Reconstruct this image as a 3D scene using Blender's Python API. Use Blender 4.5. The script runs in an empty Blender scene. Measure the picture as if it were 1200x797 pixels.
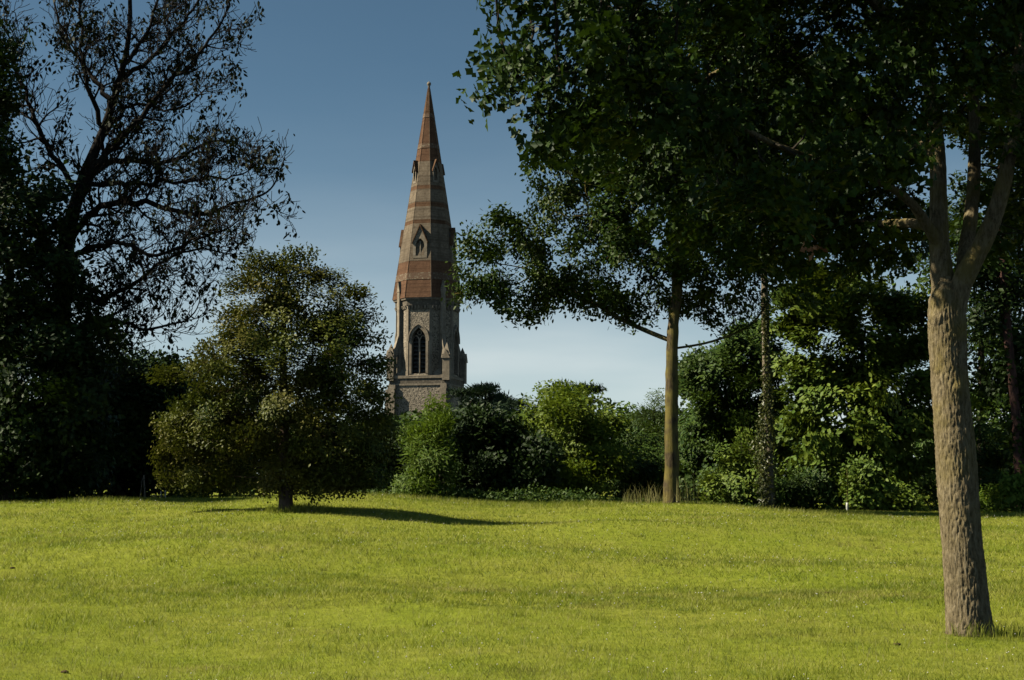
import bpy, math, random
import numpy as np
from mathutils import Vector, noise as mnoise

# ------------------------------------------------------------------ camera, sky, sun, exposure
scene = bpy.context.scene
COL = scene.collection
F = 1648.0                       # focal length in photograph pixels (1200 wide)
EYE = 1.65
PITCH = math.atan((560 - 398.5) / F)

cam_d = bpy.data.cameras.new("camera")
cam_d.sensor_fit = 'HORIZONTAL'
cam_d.angle = 2 * math.atan(600 / F)
cam_d.clip_start = 0.1
cam_d.clip_end = 12000
cam = bpy.data.objects.new("camera", cam_d)
cam.location = (0, 0, EYE)
cam.rotation_euler = (math.pi / 2 + PITCH, 0, 0)
COL.objects.link(cam)
scene.camera = cam

SUN_EL = math.radians(43)
SUN_AZ = math.radians(-95)      # clockwise from +Y: from the left, a little behind the camera
sun_dir = Vector((math.sin(SUN_AZ) * math.cos(SUN_EL), math.cos(SUN_AZ) * math.cos(SUN_EL), math.sin(SUN_EL)))

world = bpy.data.worlds.new("World")
scene.world = world
world.use_nodes = True
wn = world.node_tree.nodes
wl = world.node_tree.links
sky = wn.new('ShaderNodeTexSky')
sky.sky_type = 'NISHITA'
sky.sun_disc = False
sky.sun_elevation = SUN_EL
sky.sun_rotation = SUN_AZ
sky.altitude = 50
sky.air_density = 0.62
sky.dust_density = 0.3
sky.ozone_density = 3.0
wn['Background'].inputs[1].default_value = 0.05
# pale summer haze and thin high cloud that thicken towards the horizon, all round
tc = wn.new('ShaderNodeTexCoord')
sx = wn.new('ShaderNodeSeparateXYZ'); wl.new(tc.outputs['Generated'], sx.inputs[0])


def wmath(op, a, b=None):
    n = wn.new('ShaderNodeMath'); n.operation = op
    for k, v in enumerate((a, b)):
        if v is None: continue
        if isinstance(v, (int, float)): n.inputs[k].default_value = v
        else: wl.new(v, n.inputs[k])
    return n.outputs[0]


el = wmath('MAXIMUM', sx.outputs['Z'], 0.0)
mp = wn.new('ShaderNodeMapping'); mp.inputs['Scale'].default_value = (2.2, 2.2, 11)
wl.new(tc.outputs['Generated'], mp.inputs['Vector'])
cn = wn.new('ShaderNodeTexNoise'); cn.inputs['Scale'].default_value = 1.5; cn.inputs['Detail'].default_value = 5
wl.new(mp.outputs[0], cn.inputs['Vector'])
haze_f = wmath('EXPONENT', wmath('MULTIPLY', wmath('POWER', wmath('DIVIDE', el, 0.115), 1.5), -1.0))
haze_f = wmath('MULTIPLY', haze_f, wmath('ADD', wmath('MULTIPLY', cn.outputs['Fac'], 1.7), 0.0))
hm_ = wn.new('ShaderNodeMix'); hm_.data_type = 'RGBA'
wl.new(haze_f, hm_.inputs[0]); tint = wn.new('ShaderNodeMix'); tint.data_type = 'RGBA'; tint.blend_type = 'MULTIPLY'; tint.inputs[0].default_value = 1.0
wl.new(sky.outputs[0], tint.inputs[6]); tint.inputs[7].default_value = (0.90, 1.05, 0.88, 1)
wl.new(tint.outputs[2], hm_.inputs[6]); hm_.inputs[7].default_value = (8.3, 9.0, 8.9, 1)
wl.new(hm_.outputs[2], wn['Background'].inputs[0])

sun_d = bpy.data.lights.new("sun", 'SUN')
sun_d.energy = 5.0
sun_d.angle = math.radians(0.53)
sun_d.color = (1.0, 0.91, 0.73)
sun = bpy.data.objects.new("sun", sun_d)
sun.rotation_euler = (-sun_dir).to_track_quat('-Z', 'Y').to_euler()
sun.location = (-40, -10, 40)
COL.objects.link(sun)

scene.view_settings.view_transform = 'Standard'
scene.view_settings.look = 'None'
scene.view_settings.gamma = 1.0
scene.view_settings.use_curve_mapping = False
scene.view_settings.exposure = 0.85
scene.cycles.max_bounces = 6
scene.cycles.diffuse_bounces = 0
scene.cycles.glossy_bounces = 2
scene.cycles.transmission_bounces = 3

# ------------------------------------------------------------------ helpers
rng = np.random.default_rng(7)
random.seed(7)
CT, ST = math.cos(PITCH), math.sin(PITCH)


def P(px, py, Y):
    """a spot in the park: bearing and height as surveyed from the camera, at distance Y"""
    u, v = (px - 600) / F, (398.5 - py) / F
    dy, dz = CT - v * ST, ST + v * CT
    s = Y / dy
    return np.array((u * s, Y, EYE + dz * s))


def PXM(Y):
    return Y / F


def smooth(t):
    t = np.clip(t, 0, 1)
    return t * t * (3 - 2 * t)


_perm = np.random.default_rng(3).random((257, 257))


def vnoise(x, y, s, ox=0.0, oy=0.0):
    """smooth value noise, about -1..1, of cell size s"""
    x = np.asarray(x) / s + ox + 1000
    y = np.asarray(y) / s + oy + 1000
    xi, yi = np.floor(x).astype(int), np.floor(y).astype(int)
    fx, fy = x - xi, y - yi
    fx, fy = fx * fx * (3 - 2 * fx), fy * fy * (3 - 2 * fy)
    a = _perm[xi % 256, yi % 256]; b = _perm[(xi + 1) % 256, yi % 256]
    c = _perm[xi % 256, (yi + 1) % 256]; d = _perm[(xi + 1) % 256, (yi + 1) % 256]
    return ((a * (1 - fx) + b * fx) * (1 - fy) + (c * (1 - fx) + d * fx) * fy) * 2 - 1


CX = np.array([-80, -30, -15.3, -11, -8.5, -6.6, -5.1, -3.6, -1.5, 0.5, 4.8, 7.6, 10.2, 15.3, 30, 80])
CZ = np.array([.80, .88, .93, .91, .93, 1.08, 1.18, 1.12, .97, .90, .88, .73, .61, .54, .5, .5])
_fx = np.linspace(-80, 80, 1601)
_fz = np.interp(_fx, CX, CZ)
_k = np.hanning(31); _k /= _k.sum()
_fz = np.convolve(np.pad(_fz, 15, mode='edge'), _k, mode='valid')


def zg(x, y):
    x = np.asarray(x, float); y = np.asarray(y, float)
    crest = np.interp(x, _fx, _fz)
    s = smooth((y - 11.5) / 30.5) * (1 - 0.30 * smooth((y - 43) / 14)) * (1 - smooth((y - 90) / 120))
    z = crest * s
    near = smooth((y + 5) / 12) * (1 - smooth((y - 60) / 40))
    z = z + near * (0.075 * vnoise(x, y, 6.0) + 0.060 * vnoise(x, y, 2.9, 31, 9) + 0.022 * vnoise(x, y, 1.2, 5, 71))
    # shallow bank and hollow across the middle of the lawn
    bank = np.exp(-((y - (17.6 - 0.35 * (x + 1.2))) / 1.0) ** 2) * np.exp(-((x + 1.6) / 1.6) ** 2)
    hol = np.exp(-((y - (17.7 - 0.35 * (x + 0.2))) / 0.55) ** 2) * np.exp(-((x + 0.35) / 0.75) ** 2)
    z = z + 0.13 * bank - 0.20 * hol
    hollow2 = np.exp(-((y - 27) / 3.0) ** 2) * np.exp(-((x - 6) / 5.0) ** 2)
    z = z - 0.16 * hollow2
    z = z + 0.20 * np.exp(-((y - 30.0) / 2.0) ** 2) * np.exp(-((x - 1.9) / 2.1) ** 2) - 0.12 * np.exp(-((y - 33.8) / 1.3) ** 2) * np.exp(-((x - 1.2) / 2.4) ** 2)
    z = z + 0.14 * np.exp(-((y - 23.5) / 2.2) ** 2) * np.exp(-((x + 4.5) / 4.0) ** 2) - 0.12 * np.exp(-((y - 20.5) / 1.4) ** 2) * np.exp(-((x - 3.0) / 3.0) ** 2)
    return z


def tag(o, label=None, cat=None, group=None, kind=None):
    if label: o['label'] = label
    if cat: o['category'] = cat
    if group: o['group'] = group
    if kind: o['kind'] = kind
    return o


def empty(name, loc=(0, 0, 0), rz=0.0):
    o = bpy.data.objects.new(name, None)
    o.empty_display_size = 0.3
    o.location = loc
    o.rotation_euler = (0, 0, rz)
    COL.objects.link(o)
    return o


def mesh_np(name, verts, loops, starts, totals, mat, rnd=None, smooth_shade=False):
    me = bpy.data.meshes.new(name)
    verts = np.ascontiguousarray(verts, np.float32)
    me.vertices.add(len(verts)); me.vertices.foreach_set('co', verts.ravel())
    me.loops.add(len(loops)); me.loops.foreach_set('vertex_index', np.ascontiguousarray(loops, np.int32))
    me.polygons.add(len(starts))
    me.polygons.foreach_set('loop_start', np.ascontiguousarray(starts, np.int32))
    me.polygons.foreach_set('loop_total', np.ascontiguousarray(totals, np.int32))
    if smooth_shade:
        me.polygons.foreach_set('use_smooth', np.ones(len(starts), bool))
    if rnd is not None:
        a = me.attributes.new('rnd', 'FLOAT', 'POINT')
        a.data.foreach_set('value', np.ascontiguousarray(rnd, np.float32))
    me.update(calc_edges=True)
    if mat: me.materials.append(mat)
    return me


def link(name, me, parent=None, loc=None):
    o = bpy.data.objects.new(name, me)
    if parent is not None: o.parent = parent
    if loc is not None: o.location = loc
    COL.objects.link(o)
    return o


class MB:
    """collects polygons in world or local space and builds ONE mesh"""
    def __init__(s): s.v = []; s.f = []

    def add(s, vs, fs):
        b = len(s.v)
        s.v += [tuple(map(float, p)) for p in vs]
        s.f += [tuple(b + i for i in f) for f in fs]

    def box(s, c, size, fr=None):
        cx, cy, cz = c; a, b, h = size[0] / 2, size[1] / 2, size[2] / 2
        vs = [(cx + i * a, cy + j * b, cz + k * h) for k in (-1, 1) for j in (-1, 1) for i in (-1, 1)]
        if fr: vs = [fr(*p) for p in vs]
        s.add(vs, [(0, 2, 3, 1), (4, 5, 7, 6), (0, 1, 5, 4), (2, 6, 7, 3), (0, 4, 6, 2), (1, 3, 7, 5)])

    def prism(s, poly, w0, w1, fr):
        """poly: (u, v) outline extruded along w; fr(u, v, w) -> xyz"""
        n = len(poly)
        vs = [fr(u, v, w0) for u, v in poly] + [fr(u, v, w1) for u, v in poly]
        s.add(vs, [tuple(range(n))[::-1], tuple(range(n, 2 * n))] + [(i, (i + 1) % n, n + (i + 1) % n, n + i) for i in range(n)])

    def ring(s, inner, outer, w0, w1, fr, closed=False):
        """a moulding between two matching (u, v) paths"""
        n = len(inner)
        vs = [fr(*p, w0) for p in inner] + [fr(*p, w0) for p in outer] + [fr(*p, w1) for p in inner] + [fr(*p, w1) for p in outer]
        fs = []
        for i in range(n if closed else n - 1):
            j = (i + 1) % n
            fs += [(2 * n + i, 2 * n + j, 3 * n + j, 3 * n + i), (i, n + i, n + j, j), (i, j, 2 * n + j, 2 * n + i), (n + i, 3 * n + i, 3 * n + j, n + j)]
        if not closed:
            fs += [(0, 2 * n, 3 * n, n), (n - 1, 2 * n - 1, 4 * n - 1, 3 * n - 1)]
        s.add(vs, fs)

    def build(s, name, mat, parent=None, smooth_shade=False):
        me = bpy.data.meshes.new(name)
        me.from_pydata(s.v, [], s.f)
        me.update()
        if smooth_shade: me.polygons.foreach_set('use_smooth', np.ones(len(me.polygons), bool))
        me.materials.append(mat)
        return link(name, me, parent)


# ------------------------------------------------------------------ materials
class NT:
    def __init__(s, name):
        s.m = bpy.data.materials.new(name); s.m.use_nodes = True
        s.t = s.m.node_tree; s.n = s.t.nodes; s.n.clear()
        s.out = s.n.new('ShaderNodeOutputMaterial')

    def node(s, typ, **kw):
        n = s.n.new(typ)
        for k, v in kw.items():
            if k.startswith('i_'):
                key = k[2:]
                key = int(key) if key.isdigit() else key.replace('__', ' ')
                n.inputs[key].default_value = v
            else: setattr(n, k, v)
        return n

    def l(s, a, b): s.t.links.new(a, b); return b

    def mix(s, fac, a, b, blend='MIX'):
        n = s.n.new('ShaderNodeMix'); n.data_type = 'RGBA'; n.blend_type = blend
        for inp, v in ((n.inputs[0], fac), (n.inputs[6], a), (n.inputs[7], b)):
            if hasattr(v, 'is_linked') or isinstance(v, bpy.types.NodeSocket): s.t.links.new(v, inp)
            elif isinstance(v, (int, float)): inp.default_value = v
            else: inp.default_value = (*v, 1)
        return n.outputs[2]

    def ramp(s, fac, stops):
        n = s.n.new('ShaderNodeValToRGB')
        e = n.color_ramp.elements
        while len(e) < len(stops): e.new(0.5)
        for k, (p, c) in enumerate(stops):
            e[k].position = p; e[k].color = (*c, 1) if not isinstance(c, (int, float)) else (c, c, c, 1)
        s.t.links.new(fac, n.inputs[0])
        return n.outputs[0]

    def noise(s, vec, scale, detail=3, rough=0.55):
        n = s.node('ShaderNodeTexNoise', i_Scale=scale, i_Detail=detail, i_Roughness=rough)
        if vec is not None: s.l(vec, n.inputs['Vector'])
        return n.outputs['Fac']

    def coords(s, kind='Object'):
        return s.n.new('ShaderNodeTexCoord').outputs[kind]

    def geo(s): return s.n.new('ShaderNodeNewGeometry').outputs['Position']

    def scaled(s, vec, sc):
        n = s.node('ShaderNodeMapping'); n.inputs['Scale'].default_value = sc
        s.l(vec, n.inputs['Vector']); return n.outputs[0]

    def bump(s, h, strength, dist):
        n = s.node('ShaderNodeBump', i_Strength=strength, i_Distance=dist)
        s.l(h, n.inputs['Height']); return n.outputs[0]

    def principled(s, col, rough=0.8, spec=0.25, normal=None):
        n = s.node('ShaderNodeBsdfPrincipled')
        if isinstance(col, bpy.types.NodeSocket): s.l(col, n.inputs['Base Color'])
        else: n.inputs['Base Color'].default_value = (*col, 1)
        n.inputs['Roughness'].default_value = rough
        n.inputs['Specular IOR Level'].default_value = spec
        if normal is not None: s.l(normal, n.inputs['Normal'])
        return n.outputs[0]

    def done(s, sh): s.l(sh, s.out.inputs['Surface']); return s.m


def leaf_mat(name, c0, c1, c2=None, rough=0.5, spec=0.25, transl=0.28, tcol=None):
    t = NT(name)
    a = t.node('ShaderNodeAttribute', attribute_name='rnd').outputs['Fac']
    col = t.mix(a, c0, c1)
    big = t.noise(t.geo(), 0.55, 2)
    if c2: col = t.mix(t.ramp(big, [(0.42, 0.0), (0.68, 1.0)]), col, c2)
    p = t.principled(col, rough, spec)
    tr = t.node('ShaderNodeBsdfTranslucent')
    tc = tcol or tuple(min(1, x * f) for x, f in zip(c1, (1.25, 1.35, 0.6)))
    t.l(t.mix(0.7, col, tc), tr.inputs['Color'])
    mx = t.node('ShaderNodeMixShader', i_0=transl)
    t.l(p, mx.inputs[1]); t.l(tr.outputs[0], mx.inputs[2])
    return t.done(mx.outputs[0])


def bark_mat(name, c0, c1, moss=None, scale=(9, 9, 1.6), moss_at=0.58, bump=0.5):
    t = NT(name)
    v = t.geo()
    st = t.scaled(v, scale)
    n1 = t.noise(st, 1.6, 4, 0.65)
    col = t.ramp(n1, [(0.30, tuple(x * 0.45 for x in c0)), (0.46, c0), (0.75, c1)])
    n2 = t.noise(v, 2.3, 3)
    if moss: col = t.mix(t.ramp(n2, [(moss_at - 0.12, 0.0), (moss_at + 0.08, 0.85)]), col, moss)
    return t.done(t.principled(col, 0.9, 0.1, t.bump(n1, bump, 0.03)))


M = {}
M['oak_leaf'] = leaf_mat('oak_leaf', (.009, .026, .004), (.036, .064, .008), rough=.5, spec=.14, transl=.13)
M['mid_leaf'] = leaf_mat('mid_oak_leaf', (.013, .034, .005), (.046, .074, .010), (.045, .066, .008), rough=.5, spec=.14, transl=.13)
M['pear_leaf'] = leaf_mat('glossy_olive_leaf', (.022, .042, .006), (.120, .135, .022), (.110, .098, .018), rough=.48, spec=.12, transl=.12)
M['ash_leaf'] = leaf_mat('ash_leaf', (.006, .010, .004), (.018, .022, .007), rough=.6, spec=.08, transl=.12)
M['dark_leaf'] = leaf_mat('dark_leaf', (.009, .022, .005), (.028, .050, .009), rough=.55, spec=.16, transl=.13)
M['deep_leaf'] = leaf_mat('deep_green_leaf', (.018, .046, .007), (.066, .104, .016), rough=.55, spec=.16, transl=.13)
M['maple_leaf'] = leaf_mat('maple_leaf', (.050, .095, .010), (.155, .200, .024), (.075, .125, .018), rough=.55, spec=.16, transl=.13)
M['bright_leaf'] = leaf_mat('bright_leaf', (.050, .100, .010), (.12, .175, .020), rough=.55, spec=.16, transl=.3)
M['yellow_leaf'] = leaf_mat('yellow_green_leaf', (.075, .130, .012), (.165, .210, .024), rough=.55, spec=.2, transl=.3)
M['pale_leaf'] = leaf_mat('pale_leaf', (.045, .085, .030), (.100, .140, .045), rough=.55, spec=.2, transl=.28)
M['needle'] = leaf_mat('dark_needles', (.012, .028, .012), (.026, .046, .018), rough=.6, spec=.2, transl=.1)
M['ivy_leaf'] = leaf_mat('ivy_leaf', (.040, .055, .012), (.100, .105, .030), rough=.4, spec=.35, transl=.18)
M['dead_leaf'] = leaf_mat('withered_leaf', (.20, .09, .05), (.32, .17, .10), rough=.7, spec=.1, transl=.2, tcol=(.3, .15, .08))
M['bark_dark'] = bark_mat('dark_bark', (.030, .025, .018), (.075, .060, .042), bump=.4)
M['bark_ash_shaded'] = bark_mat('shade_darkened_ash_bark', (.012, .010, .008), (.034, .027, .021), bump=.4)  # grey ash bark painted near-black: its backlit shade is put into the colour
M['bark_mid'] = bark_mat('mid_oak_bark', (.060, .046, .025), (.160, .118, .062), (.15, .125, .032), (9, 9, 1.6), .50)
M['bark_ivy'] = bark_mat('pale_ivy_bark', (.13, .11, .075), (.28, .23, .16), None, (7, 7, 1.5))
M['bark_red'] = bark_mat('reddish_bark', (.060, .034, .028), (.15, .075, .058), None, (6, 6, 1.6))
M['bark_pear'] = bark_mat('pear_bark', (.070, .050, .035), (.17, .12, .08), None, (12, 12, 2.5))

# near oak bark: fissured grey-tan, ochre lichen higher up, a rust-red canker near the foot
t = NT('near_oak_bark')
v = t.geo()
n1 = t.noise(t.scaled(v, (20, 20, 4.2)), 1.8, 6, .7)
n3 = t.noise(v, 38, 3)
col = t.ramp(n1, [(0.34, (.030, .023, .015)), (0.47, (.140, .110, .062)), (0.70, (.315, .260, .165))])
col = t.mix(t.ramp(n3, [(.35, 0.0), (.75, .55)]), col, (.21, .17, .09))
sep = t.node('ShaderNodeSeparateXYZ'); t.l(v, sep.inputs[0])
hz = t.node('ShaderNodeMapRange', i_1=0.2, i_2=3.2); t.l(sep.outputs['Z'], hz.inputs[0])
lich = t.ramp(t.noise(v, 3.1, 4), [(.44, 0.0), (.66, .75)])
mu = t.node('ShaderNodeMath', operation='MULTIPLY'); t.l(hz.outputs[0], mu.inputs[0]); t.l(lich, mu.inputs[1])
col = t.mix(mu.outputs[0], col, (.175, .140, .042))
red_at = P(1113, 706, 14.45)
vd = t.node('ShaderNodeVectorMath', operation='DISTANCE'); t.l(t.scaled(v, (1, .6, .55)), vd.inputs[0])
vd.inputs[1].default_value = (red_at[0], red_at[1] * .6, red_at[2] * .55)
col = t.mix(t.ramp(vd.outputs['Value'], [(0.018, 1.0), (0.05, 0.0)]), col, (.22, .028, .014))
M['bark_near'] = t.done(t.principled(col, .9, .08, t.bump(n1, .9, .025)))

# lawn
t = NT('lawn_soil')
v = t.geo()
g1 = t.noise(v, .35, 4)
g2 = t.noise(v, 6.0, 5, .7)
col = t.mix(t.ramp(g1, [(.35, 0.0), (.65, 1.0)]), (.165, .20, .018), (.215, .225, .032))
col = t.mix(t.ramp(g2, [(.30, .75), (.62, 0.0)]), col, (.10, .12, .014))
M['ground'] = t.done(t.principled(col, .95, .05, t.bump(g2, .6, .05)))

t = NT('grass_blade')
a = t.node('ShaderNodeAttribute', attribute_name='rnd').outputs['Fac']
v = t.geo()
patch = t.noise(v, .30, 4)
patch2 = t.noise(v, 1.4, 4, .6)
col = t.ramp(a, [(0.0, (.12, .18, .009)), (.5, (.26, .31, .022)), (.85, (.40, .40, .06)), (1.0, (.58, .53, .22))])
col = t.mix(t.ramp(patch, [(.42, 0.0), (.62, .75)]), col, (.34, .33, .065))
col = t.mix(t.ramp(patch2, [(.38, .95), (.56, 0.0)]), col, (.10, .15, .012))
dry = t.noise(t.scaled(v, (.55, .8, 1)), 1.0, 5, .65)
col = t.mix(t.ramp(dry, [(.54, 0.0), (.68, .75)]), col, (.33, .27, .09))
p = t.principled(col, .5, .2)
tr = t.node('ShaderNodeBsdfTranslucent'); t.l(t.mix(.5, col, (.28, .33, .02)), tr.inputs['Color'])
mx = t.node('ShaderNodeMixShader', i_0=.45); t.l(p, mx.inputs[1]); t.l(tr.outputs[0], mx.inputs[2])
M['grass'] = t.done(mx.outputs[0])
M['straw'] = leaf_mat('straw_stalk', (.15, .16, .05), (.34, .30, .13), rough=.7, spec=.1, transl=.25)
M['petal'] = leaf_mat('white_petal', (.62, .60, .52), (.75, .74, .68), rough=.6, spec=.1, transl=.2, tcol=(.7, .7, .6))
t = NT('clod'); M['soil'] = t.done(t.principled(t.ramp(t.noise(t.geo(), 30), [(.3, (.03, .02, .012)), (.7, (.09, .06, .035))]), .95, .05))
t = NT('weathered_post'); M['post'] = t.done(t.principled(t.ramp(t.noise(t.scaled(t.geo(), (20, 20, 3)), 2), [(.3, (.10, .085, .06)), (.7, (.24, .21, .16))]), .85, .1))
t = NT('white_tube'); M['tube'] = t.done(t.principled((.42, .43, .38), .5, .2))


def masonry(name, c0, c1, course=0.32, mort=(.22, .19, .15), k=0.35, speck=None, scale=3.0):
    t = NT(name)
    v = t.coords('Object')
    n = t.noise(v, scale, 4, .65)
    col = t.ramp(n, [(.30, c0), (.70, c1)])
    sp = t.node('ShaderNodeSeparateXYZ'); t.l(v, sp.inputs[0])
    w = t.node('ShaderNodeMath', operation='MULTIPLY', i_1=1 / course); t.l(sp.outputs['Z'], w.inputs[0])
    fl = t.node('ShaderNodeMath', operation='FLOOR'); t.l(w.outputs[0], fl.inputs[0])
    wn_ = t.node('ShaderNodeTexWhiteNoise', noise_dimensions='1D'); t.l(fl.outputs[0], wn_.inputs['W'])
    col = t.mix(t.ramp(wn_.outputs['Value'], [(.2, 0.0), (1.0, k)]), col, tuple(x * .55 for x in c0))
    fr = t.node('ShaderNodeMath', operation='FRACT'); t.l(w.outputs[0], fr.inputs[0])
    col = t.mix(t.ramp(fr.outputs[0], [(.04, .5), (.14, 0.0)]), col, mort)
    st = t.noise(t.scaled(v, (1.2, 1.2, .25)), 1.0, 3)
    col = t.mix(t.ramp(st, [(.45, 0.0), (.75, .5)]), col, tuple(x * .5 for x in c0))
    if speck:
        vo = t.node('ShaderNodeTexVoronoi', i_Scale=speck[0]); t.l(v, vo.inputs['Vector'])
        col = t.mix(t.ramp(vo.outputs['Distance'], [(.25, 0.0), (.45, speck[2])]), col, speck[1])
    return t.done(t.principled(col, .9, .1, t.bump(n, .5, .06)))


M['stone'] = masonry('dressed_stone', (.185, .152, .108), (.335, .282, .208), .45)
M['spire_stone'] = masonry('spire_stone', (.110, .084, .056), (.215, .170, .118), .34, k=.5)
M['brick'] = masonry('red_brick', (.088, .046, .026), (.146, .080, .045), .22, (.20, .13, .09), k=.4)
M['old_brick'] = masonry('weathered_brick', (.080, .042, .022), (.140, .080, .044), .25, (.19, .13, .09), k=.5)
M['frieze'] = masonry('carved_frieze', (.15, .125, .09), (.26, .22, .165), .5, speck=(3.0, (.085, .072, .055), .7))
M['cream'] = masonry('cream_band', (.16, .128, .085), (.25, .205, .140), .5, speck=(3.2, (.10, .055, .035), .75))

t = NT('knapped_flint')
v = t.coords('Object')
vo = t.node('ShaderNodeTexVoronoi', i_Scale=5.5); t.l(v, vo.inputs['Vector'])
c = t.ramp(t.node('ShaderNodeTexWhiteNoise').outputs['Value'], [(0, .2), (1, .8)])
wv = t.node('ShaderNodeTexWhiteNoise'); t.l(vo.outputs['Position'], wv.inputs['Vector'])
col = t.ramp(wv.outputs['Value'], [(.0, (.045, .038, .031)), (.5, (.140, .116, .086)), (1.0, (.36, .30, .22))])
col = t.mix(t.ramp(vo.outputs['Distance'], [(.35, 0.0), (.62, .8)]), col, (.26, .22, .16))
M['flint'] = t.done(t.principled(col, .75, .25, t.bump(vo.outputs['Distance'], .6, .06)))
t = NT('belfry_louvre'); M['louvre'] = t.done(t.principled((.10, .095, .088), .8, .2))

# ------------------------------------------------------------------ ground
def axis(lo, hi, mid_lo, mid_hi, step, grow=1.25):
    a = list(np.arange(mid_lo, mid_hi + 1e-6, step))
    s, x = step, mid_hi
    while x < hi: s *= grow; x += s; a.append(x)
    s, x = step, mid_lo
    while x > lo: s *= grow; x -= s; a.insert(0, x)
    return np.array(a)


gx = axis(-7000, 7000, -26, 26, .33)
gy = axis(-600, 9000, 6, 56, .33)
X, Y = np.meshgrid(gx, gy)
V = np.stack([X, Y, zg(X, Y)], -1).reshape(-1, 3)
nx, ny = len(gx), len(gy)
i = np.arange((ny - 1) * nx).reshape(ny - 1, nx)[:, :-1].ravel()
loops = np.stack([i, i + 1, i + nx + 1, i + nx], 1)
me = mesh_np('ground', V, loops.ravel(), np.arange(len(loops)) * 4, np.full(len(loops), 4), M['ground'], smooth_shade=True)
tag(link('ground', me), 'rolling park lawn of short sunlit grass', 'lawn', kind='structure')


# ------------------------------------------------------------------ grass
def frustum_points(n, d0, d1, margin=3.0, power=1.0):
    """spots on the lawn in front of the camera, thinning out with distance"""
    u = rng.random(n)
    d = d0 * (d1 / d0) ** u if power == 1.0 else d0 + (d1 - d0) * u ** power
    half = d * (600 / F) + margin
    x = (rng.random(n) * 2 - 1) * half
    return x, d


def blades(name, x, y, h, w, bend, mat, seg2=True, rnd=None, kind='stuff', label=None, cat=None, lift=0.0, parent=None):
    n = len(x)
    z = zg(x, y) + lift - 0.004
    az = rng.random(n) * 2 * np.pi
    ux, uy = np.cos(az), np.sin(az)
    ba = rng.random(n) * 2 * np.pi
    bx, by = np.cos(ba) * bend * h, np.sin(ba) * bend * h
    B = np.stack([x, y, z], -1)
    U = np.stack([ux, uy, np.zeros(n)], -1) * (w / 2)[:, None]
    if seg2:
        mid = B + np.stack([bx * .3, by * .3, h * .6], -1)
        tip = B + np.stack([bx, by, h * .95], -1)
        V = np.stack([B - U, B + U, mid + U * .8, mid - U * .8, tip], 1)
        base = np.arange(n)[:, None] * 5
        L = np.concatenate([base + [0, 1, 2, 3], base + [3, 2, 4]], 1).ravel()
        tot = np.tile([4, 3], n); k = 5
    else:
        tip = B + np.stack([bx, by, h], -1)
        V = np.stack([B - U, B + U, tip], 1)
        L = np.arange(n * 3); tot = np.full(n, 3); k = 3
    st = np.concatenate([[0], np.cumsum(tot)[:-1]])
    r = rng.random(n) if rnd is None else rnd
    me = mesh_np(name, V.reshape(-1, 3), L, st, tot, mat, np.repeat(r, k))
    o = link(name, me, parent)
    tag(o, label, cat, kind=kind)
    return o


x, y = frustum_points(330000, 8.5, 21, 2.5)
ln = vnoise(x, y, 1.3, 3, 8) * .5 + vnoise(x, y, .45, 13, 2) * .5
h = (.026 + .030 * rng.random(len(x)) ** 2) * (1 + .5 * ln)
blades('grass', x, y, h, (.0035 + .002 * rng.random(len(x))) * (y / 13) ** .6, .5 + .6 * rng.random(len(x)), M['grass'], False, label='short mown grass of the near lawn', cat='grass')
# tussocks of longer, darker grass
n = 420
cx_, cy_ = frustum_points(n, 9, 36, 3)
k = rng.integers(18, 60, n)
own = np.repeat(np.arange(n), k)
x = cx_[own] + rng.normal(0, .10, len(own)) * rng.uniform(.6, 1.6, n)[own]; y = cy_[own] + rng.normal(0, .08, len(own))
blades('grass_tussocks', x, y, rng.uniform(.05, .11, len(own)), .005 * (y / 13) ** .6, rng.uniform(.4, .9, len(own)), M['grass'], True, rnd=rng.random(len(own)) ** 2 * .6, label='small darker tussocks dotted over the mown lawn', cat='grass')
x, y = frustum_points(270000, 17, 47, 5)
ln = vnoise(x, y, 1.6, 3, 8) * .5 + vnoise(x, y, .6, 13, 2) * .5
h = (.04 + .035 * rng.random(len(x)) ** 2) * (1 + .4 * ln)
blades('grass', x, y, h, .0085 * (y / 17) ** .8, .6 + .5 * rng.random(len(x)), M['grass'], False, label='short mown grass of the far lawn up to the crest', cat='grass')
# scattered longer seed stalks
x, y = frustum_points(9000, 9, 40, 3)
blades('grass_stalks', x, y, .07 + .06 * rng.random(len(x)), .0035 * (y / 12) ** .8, .3 + .4 * rng.random(len(x)), M['straw'], True, label='pale seed stalks scattered over the mown lawn', cat='grass')
# uncut fringe on the crest, longer grass under the tree line
x = rng.uniform(-22, 22, 26000); y = 41.5 + rng.normal(0, 1.0, 26000)
hh = (.08 + .12 * rng.random(26000)) * (0.4 + .6 * np.clip(vnoise(x, y, 2.0, 9, 9) + .5, 0, 1))
blades('grass_fringe', x, y, hh, np.full(26000, .014), .5 + .3 * rng.random(26000), M['grass'], False, label='longer uncut grass fringe along the crest of the lawn', cat='grass')


def tuft(cx, cy, r, n, h0, h1, mat, w=.006, bend=.35):
    a = rng.random(n) * 2 * np.pi; rr = r * np.sqrt(rng.random(n))
    return cx + np.cos(a) * rr, cy + np.sin(a) * rr, h0 + (h1 - h0) * rng.random(n), np.full(n, w), np.full(n, bend)


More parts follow.
